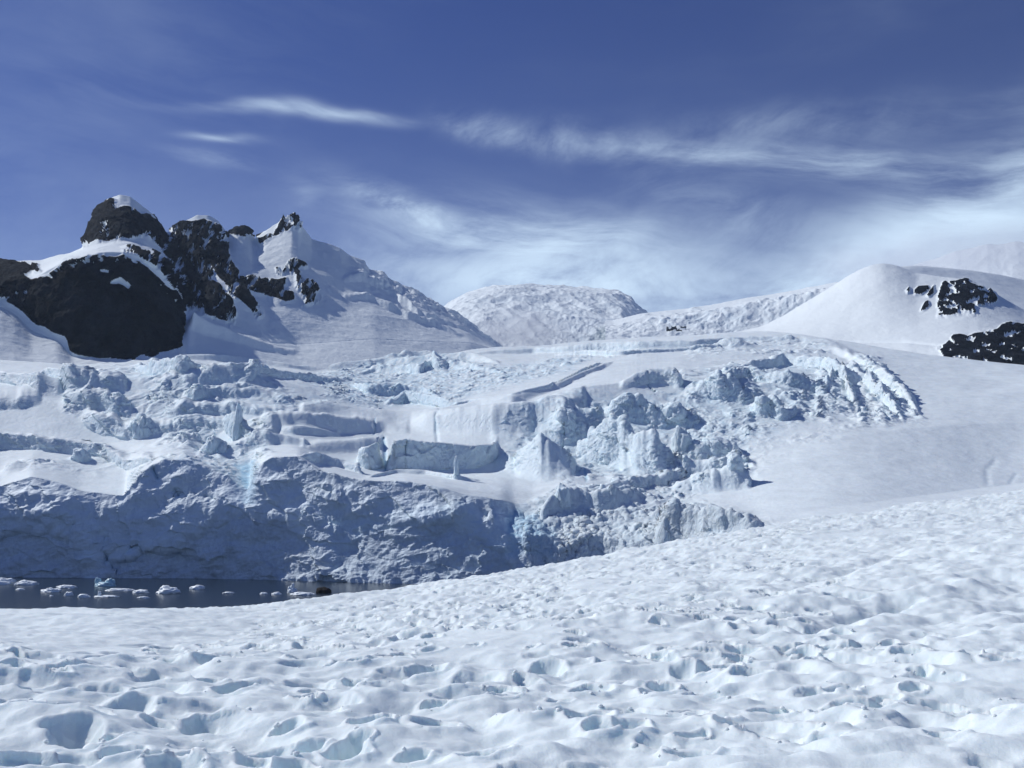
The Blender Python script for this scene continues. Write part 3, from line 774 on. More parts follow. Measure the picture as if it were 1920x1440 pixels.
# snow-flutes on the big wall and upper edge
fl, _ = T.mask([(820,775),(940,765),(1090,740),(1180,690),(1200,640),(1000,655),(980,700),(1180,650),(1290,680),(1160,740),(1000,790),(920,835),(830,830)], 10, 10)
a_ += fl * 0.22 * perlin2(T.U / 3.2, T.W / 90, 77)
fl2, _ = T.mask([(1040,650),(1200,640),(1200,668),(1040,672)], 4, 4)
a_ += fl2 * 1.1 * perlin2(T.U / 5.0, T.W / 60, 78)
T.push(a_.astype(np.float32), n3)
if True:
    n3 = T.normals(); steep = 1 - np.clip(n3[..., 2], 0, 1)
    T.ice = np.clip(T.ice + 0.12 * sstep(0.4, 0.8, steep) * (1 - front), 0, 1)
S_face = T.S[:-1, :-1]; pxf = T.px[:-1, :-1]
cliff_m = (S_face < 1.98) & (pxf < 985 + 14 * perlin2(T.W[:-1, :-1] / 20, T.W[:-1, :-1] * 0, 5))
gl = build('glacier', T, [M_glac], ~cliff_m); structure(gl)
cf = build('ice_cliff', T, [M_cliff], cliff_m); structure(cf)

# ================================================================== LEFT MASSIF
# skyline: rocky summits then the long snow ridge
SKY = [(-160,500),(0,492),(10,489),(80,487),(110,478),(130,475),(155,465),(158,450),(170,435),(176,412),(196,385),(206,370),(225,363),(245,368),(262,382),(280,395),(290,405),(293,418),(306,430),(312,436),(335,420),(350,411),(370,402),(390,402),(410,413),(421,428),(424,441),(432,437),(445,428),(457,427),(468,433),(475,448),(484,447),(500,430),(530,410),(549,400),(560,410),(566,422),(585,447),(620,457),(640,465),(655,478),(682,490),(690,504),(716,512),(726,523),(745,528),(752,539),(776,544),(800,560),(835,580),(860,592),(880,608),(900,622),(930,645),(960,672),(1100,700)]
def skyr(px): return np.interp(px, [-160, 100, 160, 230, 300, 330, 420, 480, 550, 700, 930, 1100], [1080, 1080, 1060, 1040, 1060, 1090, 1110, 1140, 1160, 1200, 1240, 1260])
P4 = [(x, y, float(skyr(x))) for x, y in SKY]
P5 = [(x, y + 90, float(skyr(x)) * 1.25) for x, y in SKY]
P0 = [(-160,720,700),(0,720,690),(200,720,690),(400,715,720),(600,715,780),(800,710,860),(960,705,960),(1100,720,1020)]
P1 = [(-160,560,830),(0,572,830),(30,590,826),(60,620,815),(110,640,800),(135,668,785),(180,674,780),(240,674,778),(320,660,785),(343,645,795),(352,600,830),(380,592,860),(440,608,870),(500,642,850),(560,645,880),(700,635,930),(800,640,980),(880,642,1040),(930,655,1080),(960,682,1100),(1100,705,1140)]
P2 = [(-160,520,850),(0,540,850),(60,522,850),(95,505,835),(120,490,830),(150,480,820),(190,474,815),(240,474,815),(280,486,820),(310,515,830),(330,560,840),(345,600,850),(360,590,870),(400,560,890),(440,560,900),(500,600,900),(560,600,930),(700,590,1000),(800,605,1060),(880,625,1100),(930,652,1150),(960,680,1160),(1100,703,1180)]
P3 = [(-160,510,930),(0,512,930),(60,505,930),(120,482,920),(170,462,920),(210,452,915),(240,450,915),(280,462,930),(310,490,960),(340,500,1000),(380,480,1010),(440,500,1020),(500,520,1020),(560,500,1040),(620,520,1060),(700,550,1100),(800,580,1140),(880,615,1180),(930,648,1200),(960,676,1220),(1100,702,1230)]
A = Terrain(-140, 1020, 760, [P0, P1, P2, P3, P4, P5], [60, 200, 120, 240, 40], knot_smooth=[10, 3, 4, 12, 1, 4], dense_mid_smooth=3)
# rock polygons, traced
ROCKS = {
 'buttress': [(-140,500),(-40,492),(20,495),(50,498),(62,510),(50,522),(58,527),(90,520),(102,508),(120,492),(150,487),(165,480),(200,485),(232,478),(258,490),(278,510),(300,530),(322,545),(340,575),(345,600),(343,650),(330,655),(300,668),(250,676),(180,674),(150,668),(135,655),(118,632),(75,612),(48,590),(20,575),(0,562),(-140,545)],
 'summit': [(157,455),(170,433),(176,412),(196,387),(207,378),(222,388),(245,392),(262,402),(285,405),(293,415),(306,432),(318,446),(330,460),(330,480),(318,488),(300,462),(280,450),(262,440),(250,452),(215,448),(180,455),(165,462)],
 'second': [(318,440),(335,425),(352,420),(380,415),(410,428),(424,440),(432,470),(440,500),(445,520),(440,545),(432,560),(425,535),(410,520),(395,500),(400,530),(425,555),(438,590),(438,608),(410,600),(380,590),(362,576),(350,590),(345,575),(325,545),(322,520),(318,490)],
 'ledge': [(230,470),(260,466),(300,480),(325,498),(335,545),(320,540),(295,505),(270,490)],
 'ridge': [(425,441),(436,432),(456,425),(470,432),(476,448),(466,440),(455,447),(440,442)],
 'horn': [(484,448),(500,438),(520,430),(536,408),(552,402),(562,418),(562,430),(545,425),(530,435),(505,448),(492,458)],
 'face': [(445,520),(470,515),(490,530),(515,525),(530,520),(535,545),(555,555),(550,565),(525,565),(500,560),(480,550),(465,548),(470,570),(490,590),(480,597),(460,580),(445,560)],
 'face2': [(518,500),(540,495),(560,490),(568,500),(560,512),(572,525),(585,530),(595,548),(602,560),(588,572),(575,572),(562,550),(560,530),(545,515),(525,512)],
}
POLYS = {}
rock = np.zeros_like(A.W)
which = np.full(A.W.shape, -1, np.int32)
names = list(ROCKS)
jit = {'buttress': 9, 'summit': 9, 'second': 12, 'ledge': 10, 'ridge': 4, 'horn': 7, 'face': 12, 'face2': 12}
for i, k in enumerate(names):
    m, _ = A.mask(ROCKS[k], 6, jit[k], 100 + i)
    if k in ('second', 'ledge', 'horn', 'face', 'face2', 'summit', 'ridge'):
        # snow lies in the gullies: diagonal streaks
        g = 1.1 * fbm2((A.px + A.py * 0.45) / 15, (A.py - 0.9 * A.px) / 46, 5, 0.72, 130 + i)
        k_ = {'second': 0.24, 'ledge': 0.30, 'horn': 0.25, 'face': 0.16, 'face2': 0.34, 'summit': 0.14, 'ridge': 0.2}[k]
        m = m * sstep(-0.12, 0.12, 0.42 - k_ + g)
    if k == 'buttress':
        g = fbm2((A.px + A.py * 0.5) / 20, (A.py - 0.7 * A.px) / 14, 3, 0.6, 150)
        edge = np.exp(-((A.py - np.interp(A.px, [0, 60, 120, 160, 240, 280, 340], [560, 545, 500, 492, 482, 505, 590])) / 10) ** 2)
        m = m * (1 - sstep(0.05, 0.3, g) * edge)
    which = np.where((m > 0.5) & (m >= rock), i, which)
    rock = np.maximum(rock, m)
for poly in ([(185,506),(205,510),(206,515),(190,512)], [(210,528),(225,522),(244,535),(240,542),(222,534),(208,534)], [(60,500),(72,498),(75,510),(66,512)]):
    m, _ = A.mask(poly, 4, 5, 170); rock = rock * (1 - m) if poly[0][0] != 60 else np.maximum(rock, m)
A.rockv = rock
# rock relief: proud of the snow, broken and fluted
A.ice[:] = 0
A.rk = rock
_g = A.resample
def resample_extra(T_, nrow, keys, **kw):
    T_.dirt = T_.rk; T_.resample(nrow, **kw); T_.rk = T_.dirt.copy(); T_.dirt = np.zeros_like(T_.dirt)
# lumps of the snow ridge on the right flank
A.W += (sstep(600, 700, A.px) * 2.2 * fbm2(A.U / 50, A.V / 60, 4, 0.55, 181) * sstep(1, 2, A.S)).astype(np.float32)
A.W += ((1 - sstep(600, 700, A.px)) * sstep(0.4, 1.2, A.S) * 3 * fbm2(A.U / 60, A.V / 60, 4, 0.5, 191)).astype(np.float32)
A.scarp([(352,610,3),(362,588,26),(400,606,20),(440,622,14),(520,652,6),(560,660,2)], 24, 30, 0.4, 0, 80)
A.scarp([(640,520,2),(680,508,10),(720,530,12),(760,560,12),(800,585,10),(860,610,6),(900,630,2)], 26, 40, 1.6, 0, 81)
A.scarp([(640,560,2),(690,550,8),(740,570,12),(790,590,12),(830,610,8),(870,630,2)], 26, 40, 1.6, 0, 82)
resample_extra(A, 380, None, vw=0.2, hidden=0.3)
n3 = A.normals()
amt = A.rk * (1.0 + 3.0 * fbm3(A.U / 9, A.V / 9, A.W / 16, 4, 0.6, 206, ridged=True) + 10.0 * fbm3(A.U / 40, A.V / 40, A.W / 75, 5, 0.62, 201, ridged=True) + 3.0 * fbm3(A.U / 60, A.V / 60, A.W / 60, 3, 0.5, 211))
amt += (1 - A.rk) * 0.8 * fbm3(A.U / 14, A.V / 14, A.W / 14, 3, 0.6, 221)
amt += (1 - A.rk) * sstep(640, 720, A.px) * sstep(2.6, 3.6, A.S) * 7.0 * fbm3(A.U / 24, A.V / 30, A.W / 24, 4, 0.55, 231, ridged=True)
A.push(amt.astype(np.float32), n3)
rf = (A.rk[:-1, :-1] + A.rk[1:, 1:]) * 0.5 > 0.5
mtn = build('mountain', A, [M_far], ~rf); structure(mtn)
rk = build('rock_face', A, [M_rock], rf, parent=mtn, attrs=False)

# ================================================================== RIGHT SNOW DOME with outcrops
DS = [(1300,640),(1380,622),(1430,610),(1470,590),(1510,565),(1560,535),(1590,515),(1612,503),(1635,494),(1655,491),(1680,495),(1700,502),(1718,510),(1735,512),(1760,516),(1800,520),(1830,528),(1860,545),(1890,562),(1920,580),(2000,610),(2080,640)]
D0 = [(1300,720,900),(1500,720,880),(1700,740,800),(1920,760,760),(2080,770,740)]
D1 = [(1300,690,1000),(1430,650,1020),(1560,640,1000),(1700,640,960),(1800,650,920),(1920,660,900),(2080,670,900)]
D2 = [(x, y, 1180.0 - 0.15 * max(0, x - 1700)) for x, y in DS]
D3 = [(x, y + 70, 1500.0) for x, y in DS]
D = Terrain(1290, 2060, 420, [D0, D1, D2, D3], [40, 260, 50], knot_smooth=3, dense_mid_smooth=8)
D.W += (2.0 * fbm2(D.U / 160, D.V / 200, 3, 0.5, 301)).astype(np.float32) * (1 - sstep(1.85, 2, D.S))
OUT = {
 'upper': [(1759,545),(1770,528),(1800,523),(1818,524),(1835,536),(1855,545),(1868,556),(1872,566),(1846,575),(1832,582),(1828,590),(1812,583),(1800,588),(1780,592),(1763,594),(1760,575)],
 'lower': [(1758,652),(1778,642),(1786,632),(1802,630),(1815,632),(1846,622),(1870,618),(1876,610),(1900,606),(1930,612),(1980,640),(2050,660),(2050,720),(1880,700),(1820,690),(1770,690)],
 'a': [(1699,545),(1705,539),(1706,547),(1702,551)], 'b': [(1714,546),(1720,538),(1738,536),(1741,543),(1728,553),(1715,553)],
 'c': [(1738,556),(1743,545),(1752,536),(1750,550),(1742,558)], 'd': [(1727,584),(1734,568),(1740,565),(1742,576),(1732,584)],
}
D.rk = np.zeros_like(D.W); wh = np.full(D.W.shape, -1, np.int32)
okeys = list(OUT)
for i, k in enumerate(okeys):
    big = k in ('upper', 'lower')
    m, _ = D.mask(OUT[k], 5 if big else 3, 9 if big else 3, 320 + i)
    if big:
        g = fbm2((D.px - D.py * 0.8) / 20, (D.py + D.px * 0.3) / 14, 4, 0.6, 330 + i)
        m = m * sstep(-0.12, 0.10, 0.20 + g if k == 'lower' else 0.10 + g)
    D.rk = np.maximum(D.rk, m)
D.lab = np.zeros_like(D.W)
resample_extra(D, 240, None, vw=0.2)
n3 = D.normals()
D.push((D.rk * (3 + 3.5 * fbm3(D.U / 26, D.V / 26, D.W / 30, 4, 0.5, 341, ridged=True)) + (1 - D.rk) * 0.25 * fbm3(D.U / 9, D.V / 20, D.W / 9, 3, 0.6, 351)).astype(np.float32), n3)
rf = (D.rk[:-1, :-1] + D.rk[1:, 1:]) * 0.5 > 0.5
dome = build('snow_dome', D, [M_far], ~rf); structure(dome)
px_, py_ = D.px[:-1, :-1], D.py[:-1, :-1]
regs = [
 (px_ > 1750) & (py_ < 602), (px_ > 1750) & (py_ >= 602),
 (px_ < 1711), (px_ >= 1711) & (px_ < 1740) & (py_ < 560), (px_ >= 1740) & (px_ < 1757) & (py_ < 560), (px_ < 1757) & (px_ >= 1711) & (py_ >= 560)]
for reg in regs:
    fm = rf & reg
    if fm.any():
        build('rock_outcrop', D, [M_rock], fm, parent=dome, attrs=False)

# ================================================================== BACKGROUND
# shaded snow shoulder behind the dome
B2 = [(1560,560),(1640,505),(1690,493),(1720,492),(1780,497),(1830,502),(1880,510),(1920,519),(2000,530),(2080,545)]
Sh = Terrain(1560, 2060, 200, [[(x, y + 120, 1650) for x, y in B2], [(x, y, 1850 + (x - 1600) * 0.9) for x, y in B2], [(x, y + 60, 2500) for x, y in B2]], [80, 30], 4, 10)
Sh.push((1.0 * fbm3(Sh.U / 40, Sh.V / 40, Sh.W / 40, 4, 0.5, 401)).astype(np.float32))
structure(build('snow_shoulder', Sh, [M_far]))
# far peak upper right
B3 = [(1700,500),(1760,482),(1790,470),(1830,462),(1850,458),(1880,456),(1905,452),(1930,454),(1980,448),(2080,470)]
Fp = Terrain(1690, 2070, 220, [[(x, y + 110, 2350) for x, y in B3], [(x, y, 2750) for x, y in B3], [(x, y + 60, 3200) for x, y in B3]], [110, 20], 1, 3)
Fp.W += (2.5 * fbm2(Fp.U / 50, Fp.V / 90, 5, 0.5, 411, ridged=True)).astype(np.float32)
structure(build('far_peak', Fp, [M_far]))
# central ice dome
B1 = [(760,610),(800,592),(830,578),(850,565),(870,553),(895,544),(920,538),(950,535),(980,533),(1010,535),(1060,538),(1110,541),(1150,545),(1165,548),(1185,560),(1200,575),(1218,590),(1260,615),(1330,650)]
Cd = Terrain(740, 1340, 420, [[(x, max(y + 40, 690), 2100) for x, y in B1], [(x, min(y * 0.5 + 330, 655), 2350) for x, y in B1], [(x, y * 0.93 + 40 + 6, 2600) for x, y in B1], [(x, y, 2950 - 4.5 * max(0, x - 1140)) for x, y in B1], [(x, y + 50, 3400 - 3.0 * max(0, x - 1140)) for x, y in B1]], [40, 90, 90, 20], 3, 8)
far_m = (1 - sstep(2.9, 3.0, Cd.S))
Cd.W += (far_m * 9.0 * (fbm2(Cd.U / 60 + Cd.V / 120, Cd.V / 70, 5, 0.5, 421, ridged=True) - 0.3)).astype(np.float32)
Cd.seracs([(870,556),(960,540),(1150,548),(1210,590),(1240,630),(1080,640),(1040,600),(960,570),(880,580)], 2.5, 16, 1.6, 0.4, 0.6, 0.15, 422, 10)
Cd.resample(190, vw=0.2)
Cd.push((0.6 * fbm3(Cd.U / 8, Cd.V / 8, Cd.W / 8, 3, 0.6, 425)).astype(np.float32))
structure(build('ice_dome', Cd, [M_far]))
# serac ridge between the two domes
B4 = [(1150,600),(1200,588),(1240,583),(1290,578),(1340,570),(1400,558),(1450,551),(1500,542),(1540,534),(1570,528),(1600,528),(1680,540),(1760,560)]
Rg = Terrain(1140, 1740, 420, [[(x, 680, 1750) for x, y in B4], [(x, 632, 1950) for x, y in B4], [(x, y + 16 + (1500 - x) * 0.0, 2050) for x, y in B4], [(x, y, 2250) for x, y in B4], [(x, y + 40, 2600) for x, y in B4]], [20, 110, 60, 20], 1, 3)
mid = sstep(0.8, 1.1, Rg.S) * (1 - sstep(2.0, 2.5, Rg.S))
Rg.W += (mid * 8 * (fbm2(Rg.U / 55, Rg.V / 50, 5, 0.5, 431, ridged=True) - 0.2)).astype(np.float32)
Rg.seracs([(1210,596),(1400,572),(1540,545),(1560,560),(1440,610),(1400,620),(1230,618)], 6, 26, 1.8, 0.3, 0.6, 0.2, 432, 8)
Rg.resample(170, vw=0.25)
Rg.push((0.8 * fbm3(Rg.U / 9, Rg.V / 14, Rg.W / 12, 3, 0.6, 435, ridged=True)).astype(np.float32))
rkm = (np.abs(Rg.px - 1266) < 22) & (np.abs(Rg.py - 617) < 5) & (fbm2(Rg.px / 9, Rg.py / 4, 3, 0.6, 436) > -0.1)
rkf = rkm[:-1, :-1] & rkm[1:, 1:]
rg = structure(build('serac_ridge', Rg, [M_far], ~rkf))
if rkf.any(): build('rock_face', Rg, [M_rock], rkf, parent=rg, attrs=False)

# ================================================================== FOREGROUND SNOW
# crest of the near slope: what hides the shore
K = [(-200,1158,26),(0,1158,26),(100,1159,26),(200,1156,26),(300,1155,27),(400,1155,28),(470,1149,30),(560,1135,33),(650,1121,36),(760,1104,38),(900,1077,40),(1000,1063,42),(1100,1041,44),(1200,1021,46),(1300,1003,48),(1400,988,50),(1500,972,54),(1600,957,58),(1700,942,62),(1800,929,66),(1920,914,70),(2120,890,75)]
NM1 = [(-2600,4000,1.25),(960,4000,1.25),(4600,4000,1.3)]
N0 = [(-700,1650,4.5),(-200,1650,4.5),(960,1650,4.6),(2120,1640,4.9),(2600,1640,4.9)]
N1 = [(-700,1450,6.6),(-200,1450,6.6),(400,1448,6.7),(960,1440,6.9),(1500,1430,7.2),(2120,1420,7.5),(2600,1410,7.5)]
N2 = [(-700,1250,12.5),(-200,1250,12.5),(400,1245,12.8),(960,1190,15),(1500,1120,19),(2120,1050,23),(2600,1000,25)]
N3 = [(p[0], p[1], p[2]) for p in K]
N4 = [(p[0], HOR + F * (1.9 if p[1] > 1100 else 1.9) / 60 + 30 + (p[1] - 1143) * 0.35 + 40, p[2] * 1.7) for p in K]
N5 = [(p[0], 1160 if p[0] < 900 else 1130, 165) for p in K]
Fg = Terrain(-140, 2060, 860, [NM1, N0, N1, N2, N3, N4, N5], [16, 30, 270, 210, 24, 12], knot_smooth=6, dense_mid_smooth=14)
# work in metres on the ground plan
r = np.exp(Fg.V / F); xg = (r * np.sin(Fg.U / F)).astype(np.float32); yg = (r * np.cos(Fg.U / F)).astype(np.float32)
h = 0.16 * fbm2(xg / 3.5, yg / 3.5, 3, 0.5, 501) + 0.25 * fbm2(xg / 11, yg / 11, 2, 0.5, 511)
tramp = sstep(-0.25, 0.25, fbm2(xg / 6.0 + 3, yg / 6.0, 3, 0.5, 521) + 0.36)
tramp *= 1 - 0.45 * sstep(-2.0, -5.5, xg) * sstep(11, 16, yg)        # smooth patch far left
h += (0.15 * fbm2(xg / 1.1, yg / 1.1, 3, 0.45, 531) + 0.065 * fbm2(xg / 0.45, yg / 0.45, 2, 0.5, 536) + 0.010 * fbm2(xg / 0.17, yg / 0.17, 2, 0.5, 537)) * (0.15 + 0.85 * tramp)
wx = xg + 0.09 * fbm2(xg / 0.30, yg / 0.30, 3, 0.55, 541); wy = yg + 0.09 * fbm2(xg / 0.30 + 40, yg / 0.30, 3, 0.55, 551)
rs = random.Random(5)
holes = []
# walked lines of boot holes
for _ in range(95):
    d0 = rs.uniform(0, 1) ** 0.8 * 44 + 5; a0 = rs.uniform(-0.52, 0.52)
    x = d0 * math.sin(a0); y = d0 * math.cos(a0); th = rs.gauss(0.9, 0.8) if rs.random() < 0.7 else rs.uniform(0, 6.28)
    for k in range(rs.randint(8, 30)):
        th += rs.gauss(0, 0.10); st = rs.uniform(0.34, 0.55)
        x += math.cos(th) * st; y += math.sin(th) * st
        side = (1 if k % 2 else -1) * rs.uniform(0.08, 0.17)
        holes.append((x - math.sin(th) * side, y + math.cos(th) * side, rs.uniform(0.12, 0.19), rs.uniform(0.075, 0.12), th, rs.uniform(0.08, 0.22)))
for _ in range(1200):
    d0 = rs.random() ** 0.75 * 52 + 4.5; a0 = rs.uniform(-0.54, 0.54)
    big = rs.random() < 0.25
    holes.append((d0 * math.sin(a0), d0 * math.cos(a0), rs.uniform(0.10, 0.20) * (1.5 if big else 1), rs.uniform(0.08, 0.15) * (1.4 if big else 1), rs.uniform(0, 3.1), rs.uniform(0.06, 0.22)))
def ground(px, py):
    u, w_ = ray(px, py); rr = math.exp(float(Fg.lookupV(u, w_)[0]) / F)
    return rr * math.sin(float(u) / F), rr * math.cos(float(u) / F), rr
# older prints, half filled and rounded, overlapping everywhere
for _ in range(900):
    d0 = rs.random() ** 0.7 * 40 + 4.5; a0 = rs.uniform(-0.54, 0.54)
    holes.append((d0 * math.sin(a0), d0 * math.cos(a0), rs.uniform(0.18, 0.34), rs.uniform(0.15, 0.28), rs.uniform(0, 3.1), rs.uniform(0.05, 0.11)))
# the deep boot holes one can pick out (px, py, width)
BIG = [(20,1255,44),(192,1240,66),(190,1288,76),(90,1299,70),(32,1330,62),(140,1364,80),(245,1324,78),(280,1258,50),(310,1210,46),(395,1240,50),(435,1294,56),(380,1344,62),(580,1279,72),(660,1238,50),(665,1275,42),(540,1364,52),(650,1398,62),(695,1364,56),(820,1364,78),(780,1405,56),(480,1412,70),(545,1416,70),(775,1187,56),(850,1174,56),(905,1184,40),
 (1280,1094,36),(1130,1087,44),(1185,1097,36),(1035,1093,36),(1075,1090,36),(1385,1165,38),(1145,1243,52),(1380,1240,42),(1410,1274,66),(1285,1258,42),(1025,1249,60),(1110,1294,66),(1235,1303,62),(1670,1167,42),(1790,1055,46),(1885,1055,50),(1710,1083,50),(1835,1098,36),(1885,1354,84),(1580,1308,44),(1550,1374,54),(1475,1394,62),(1370,1379,44),(1105,1364,70),(1125,1390,62),(995,1354,78),(1210,1349,62),(940,1300,50),(900,1420,80),(1300,1420,70),(60,1410,90),(230,1400,70),(330,1420,80)]
for bx, by, bw in BIG:
    gx, gy, gr = ground(bx, by)
    holes.append((gx, gy, 0.50 * bw * gr / F, 0.62 * bw * gr / F, rs.uniform(-0.3, 0.3), rs.uniform(0.15, 0.24)))
n_big = len(BIG)
dep = np.zeros_like(h); rim = np.zeros_like(h)
rcol = r.mean(1)
for hi, (hx, hy, la, lb, th, dp) in enumerate(holes):
    rr = math.hypot(hx, hy); aa = math.atan2(hx, hy) * F
    ext = 2.6 * max(la, lb)
    if rr < 4 or rr > 75: continue
    i0 = np.searchsorted(r[:, 430], rr - ext - 0.15 * rr * 0.0 - 0.6); i1 = np.searchsorted(r[:, 430], rr + ext + 0.6)
    j0 = np.searchsorted(Fg.U1, aa - F * ext / rr); j1 = np.searchsorted(Fg.U1, aa + F * ext / rr)
    i0 = max(0, i0 - 45); i1 = min(r.shape[0], i1 + 45)
    if i1 - i0 < 2 or j1 - j0 < 2: continue
    sl = (slice(i0, i1), slice(j0, j1))
    if tramp[(i0 + i1) // 2, (j0 + j1) // 2] < rs.random() * 0.6 and hi < len(holes) - n_big: continue
    if hi < len(holes) - n_big and rr < 13 and rs.random() < 0.45: continue
    dx = wx[sl] - hx; dy = wy[sl] - hy
    c, s_ = math.cos(th), math.sin(th)
    q = np.sqrt(((dx * c + dy * s_) / la) ** 2 + ((-dx * s_ + dy * c) / lb) ** 2)
    dep[sl] = np.maximum(dep[sl], dp * (1 - sstep(0.30, 1.30, q)))
    rim[sl] = np.maximum(rim[sl], 0.16 * dp * np.exp(-((q - 1.35) / 0.32) ** 2))
dep = 0.85 * dep * (1 - 0.5 * sstep(12, 28, r)); h = h - dep + rim * (dep < 0.01) * (1 - 0.5 * sstep(14, 30, r))
h += 0.006 * fbm2(xg / 0.13, yg / 0.13, 3, 0.6, 561, ridged=True) * sstep(0.0, 0.35, tramp) * (0.4 + 0.6 * sstep(-0.2, 0.3, fbm2(xg / 1.1, yg / 1.1, 2, 0.5, 571)))
# drag furrows climbing the slope
for (x0, y0, x1, y1, wd, dp) in [(*ground(*p_)[:2], *ground(*q_)[:2], wd_, dp_) for p_, q_, wd_, dp_ in (((1592,1152),(1700,1122),0.26,0.20), ((1520,1186),(1590,1162),0.22,0.14), ((1500,1097),(1690,1040),0.34,0.10), ((1030,1100),(1060,1092),0.2,0.08))]:
    ex, ey = x1 - x0, y1 - y0
    t_ = np.clip(((wx - x0) * ex + (wy - y0) * ey) / (ex * ex + ey * ey), 0, 1)
    dd = np.hypot(wx - x0 - t_ * ex, wy - y0 - t_ * ey)
    h -= dp * np.exp(-(dd / wd) ** 2)
h -= h.mean()
Fg.W += (h * F / r).astype(np.float32) * (1 - sstep(4.6, 5.2, Fg.S)) * sstep(0.2, 1.0, Fg.S)
fg = structure(build('snow_field', Fg, [M_fore]))

# ================================================================== FLOATING ICE AND ROCK IN THE COVE
def sea_point(px, py):
    U, W = ray(px, py); rr = CAMZ * F / (-W)
    return rr * math.sin(U / F), rr * math.cos(U / F), rr

def ico(sub):
    import bmesh
    bm = bmesh.new(); bmesh.ops.create_icosphere(bm, subdivisions=sub, radius=1.0)
    v = np.array([p.co[:] for p in bm.verts]); f = [[q.index for q in p.verts] for p in bm.faces]; bm.free()
    return v, f
ICO4 = ico(4); ICO3 = ico(3)

def lump(name, x, y, z, sx, sy, sz, seed, mat, lumps=1.0, flat=0.25, parent=None, base=None, rot=0.0):
    base = base or ICO4
    v = base[0].copy()
    n1 = fbm3(v[:, 0] * 1.3 + seed * 7.1, v[:, 1] * 1.3 - seed * 3.3, v[:, 2] * 1.3 + seed, 3, 0.6, seed % 50)
    n2 = fbm3(v[:, 0] * 3.5 + seed, v[:, 1] * 3.5, v[:, 2] * 3.5 - seed, 3, 0.6, (seed + 9) % 50, ridged=True)
    v = v * (1 + lumps * (0.95 * n1 + 0.34 * n2))[:, None]
    v = np.sign(v) * np.abs(v) ** 0.85
    v[:, 2] = np.where(v[:, 2] < 0, v[:, 2] * flat, v[:, 2])
    v[:, 0] *= sx; v[:, 1] *= sy; v[:, 2] *= sz
    c, s_ = math.cos(rot), math.sin(rot)
    vx = v[:, 0] * c - v[:, 1] * s_; vy = v[:, 0] * s_ + v[:, 1] * c
    v[:, 0], v[:, 1] = vx, vy
    o = mesh_obj(name, v.tolist(), base[1], mat, True, parent)
    if parent is None: o.location = (x, y, z)
    else: o.location = (x, y, z)
    return o

BERGS = [  # pixel centre, waterline row, width px, height px, kind, label
 (5, 1096, 34, 16, 'w', 'white ice floe cut off by the left edge of the photo, under the cliff'),
 (47, 1097, 36, 11, 'w', 'rounded white floe with a flat tail, second from the left edge of the photo'),
 (36, 1106, 14, 4, 't', 'thin low sliver of ice just below the rounded floe near the left edge'),
 (93, 1110, 34, 9, 'w', 'low white floe with a small peaked middle, left of the small round growler'),
 (122, 1103, 32, 8, 'w', 'flat topped white floe with a notched underside, above the small round growler'),
 (127, 1117, 15, 11, 'w', 'small round white growler below the flat topped floe'),
 (96, 1118, 6, 3, 't', 'tiny white crumb of ice alone left of the small round growler'),
 (155, 1120, 21, 9, 'w', 'small two-humped growler between the round growler and the spiked floe'),
 (197, 1120, 41, 8, 's', 'long flat floe with an upright spike at its left end'),
 (193, 1099, 36, 18, 'b', 'pale blue ice block with two raised corners, tight under the ice cliff'),
 (220, 1108, 45, 6, 'w', 'long thin white floe just right of and below the blue block'),
 (262, 1112, 27, 9, 'w', 'wedge shaped white floe with a pointed right tail'),
 (267, 1122, 20, 5, 't', 'thin white plate of ice directly below the wedge shaped floe'),
 (313, 1113, 42, 18, 'w', 'largest white floe in the cove, domed with a split lower ledge'),
 (369, 1105, 25, 12, 'w', 'bright rounded cushion of ice right of the largest floe'),
 (427, 1113, 19, 5, 't', 'thin faint streak of ice alone in the middle of the cove'),
 (494, 1114, 15, 5, 't', 'small thin ice plate left of the low double humped piece'),
 (518, 1115, 18, 7, 'w', 'low double humped piece of ice left of the cross shaped berg'),
 (547, 1111, 18, 18, 'x', 'cross shaped little berg with raised arms near the snow edge'),
 (566, 1116, 44, 8, 'w', 'long low floe reaching from the cross shaped berg towards the dark rock'),
]
for i, (px, py, wp, hp, kind, lab) in enumerate(BERGS):
    wp *= 0.84; hp *= 0.68
    x, y, rr = sea_point(px, py)
    s_ = rr / F
    y += wp * s_ * 0.25
    mat = M_berg_blue if kind == 'b' else M_berg
    root = lump('ice_floe', x, y, 0.0, wp * s_ * 0.5, wp * s_ * 0.42, hp * s_ * (0.45 if kind in 'sxb' else 0.75), 11 + i * 5, mat, 0.8)
    thing(root, lab, 'ice floe', 'floating ice in the cove')
    def bit(dx, dz, sx, sz, sd):
        lump('ice_lump', dx * wp * s_, 0.0, dz * hp * s_, sx * wp * s_, sx * wp * s_ * 0.8, sz * hp * s_, 200 + i * 7 + sd, mat, 0.9, 0.6, root)
    if kind == 's': bit(-0.38, 0.2, 0.07, 1.5, 1)
    elif kind == 'x':
        bit(-0.28, 0.3, 0.22, 0.5, 1); bit(0.05, 0.35, 0.16, 0.9, 2); bit(0.3, 0.25, 0.22, 0.35, 3)
    elif kind == 'b':
        bit(-0.38, 0.3, 0.14, 0.75, 1); bit(0.30, 0.3, 0.22, 0.65, 2)
    elif kind == 'w' and wp > 24:
        bit(-0.15, 0.25, 0.26, 0.65, 1); bit(0.22, 0.2, 0.20, 0.45, 2)
x, y, rr = sea_point(605, 1112)
o = lump('rock', x, y + 1.2, 0, 13 * rr / F, 11 * rr / F, 9 * rr / F, 77, M_rock_near, 0.6)
thing(o, 'dark rounded rock breaking the water beside the snow edge', 'rock')

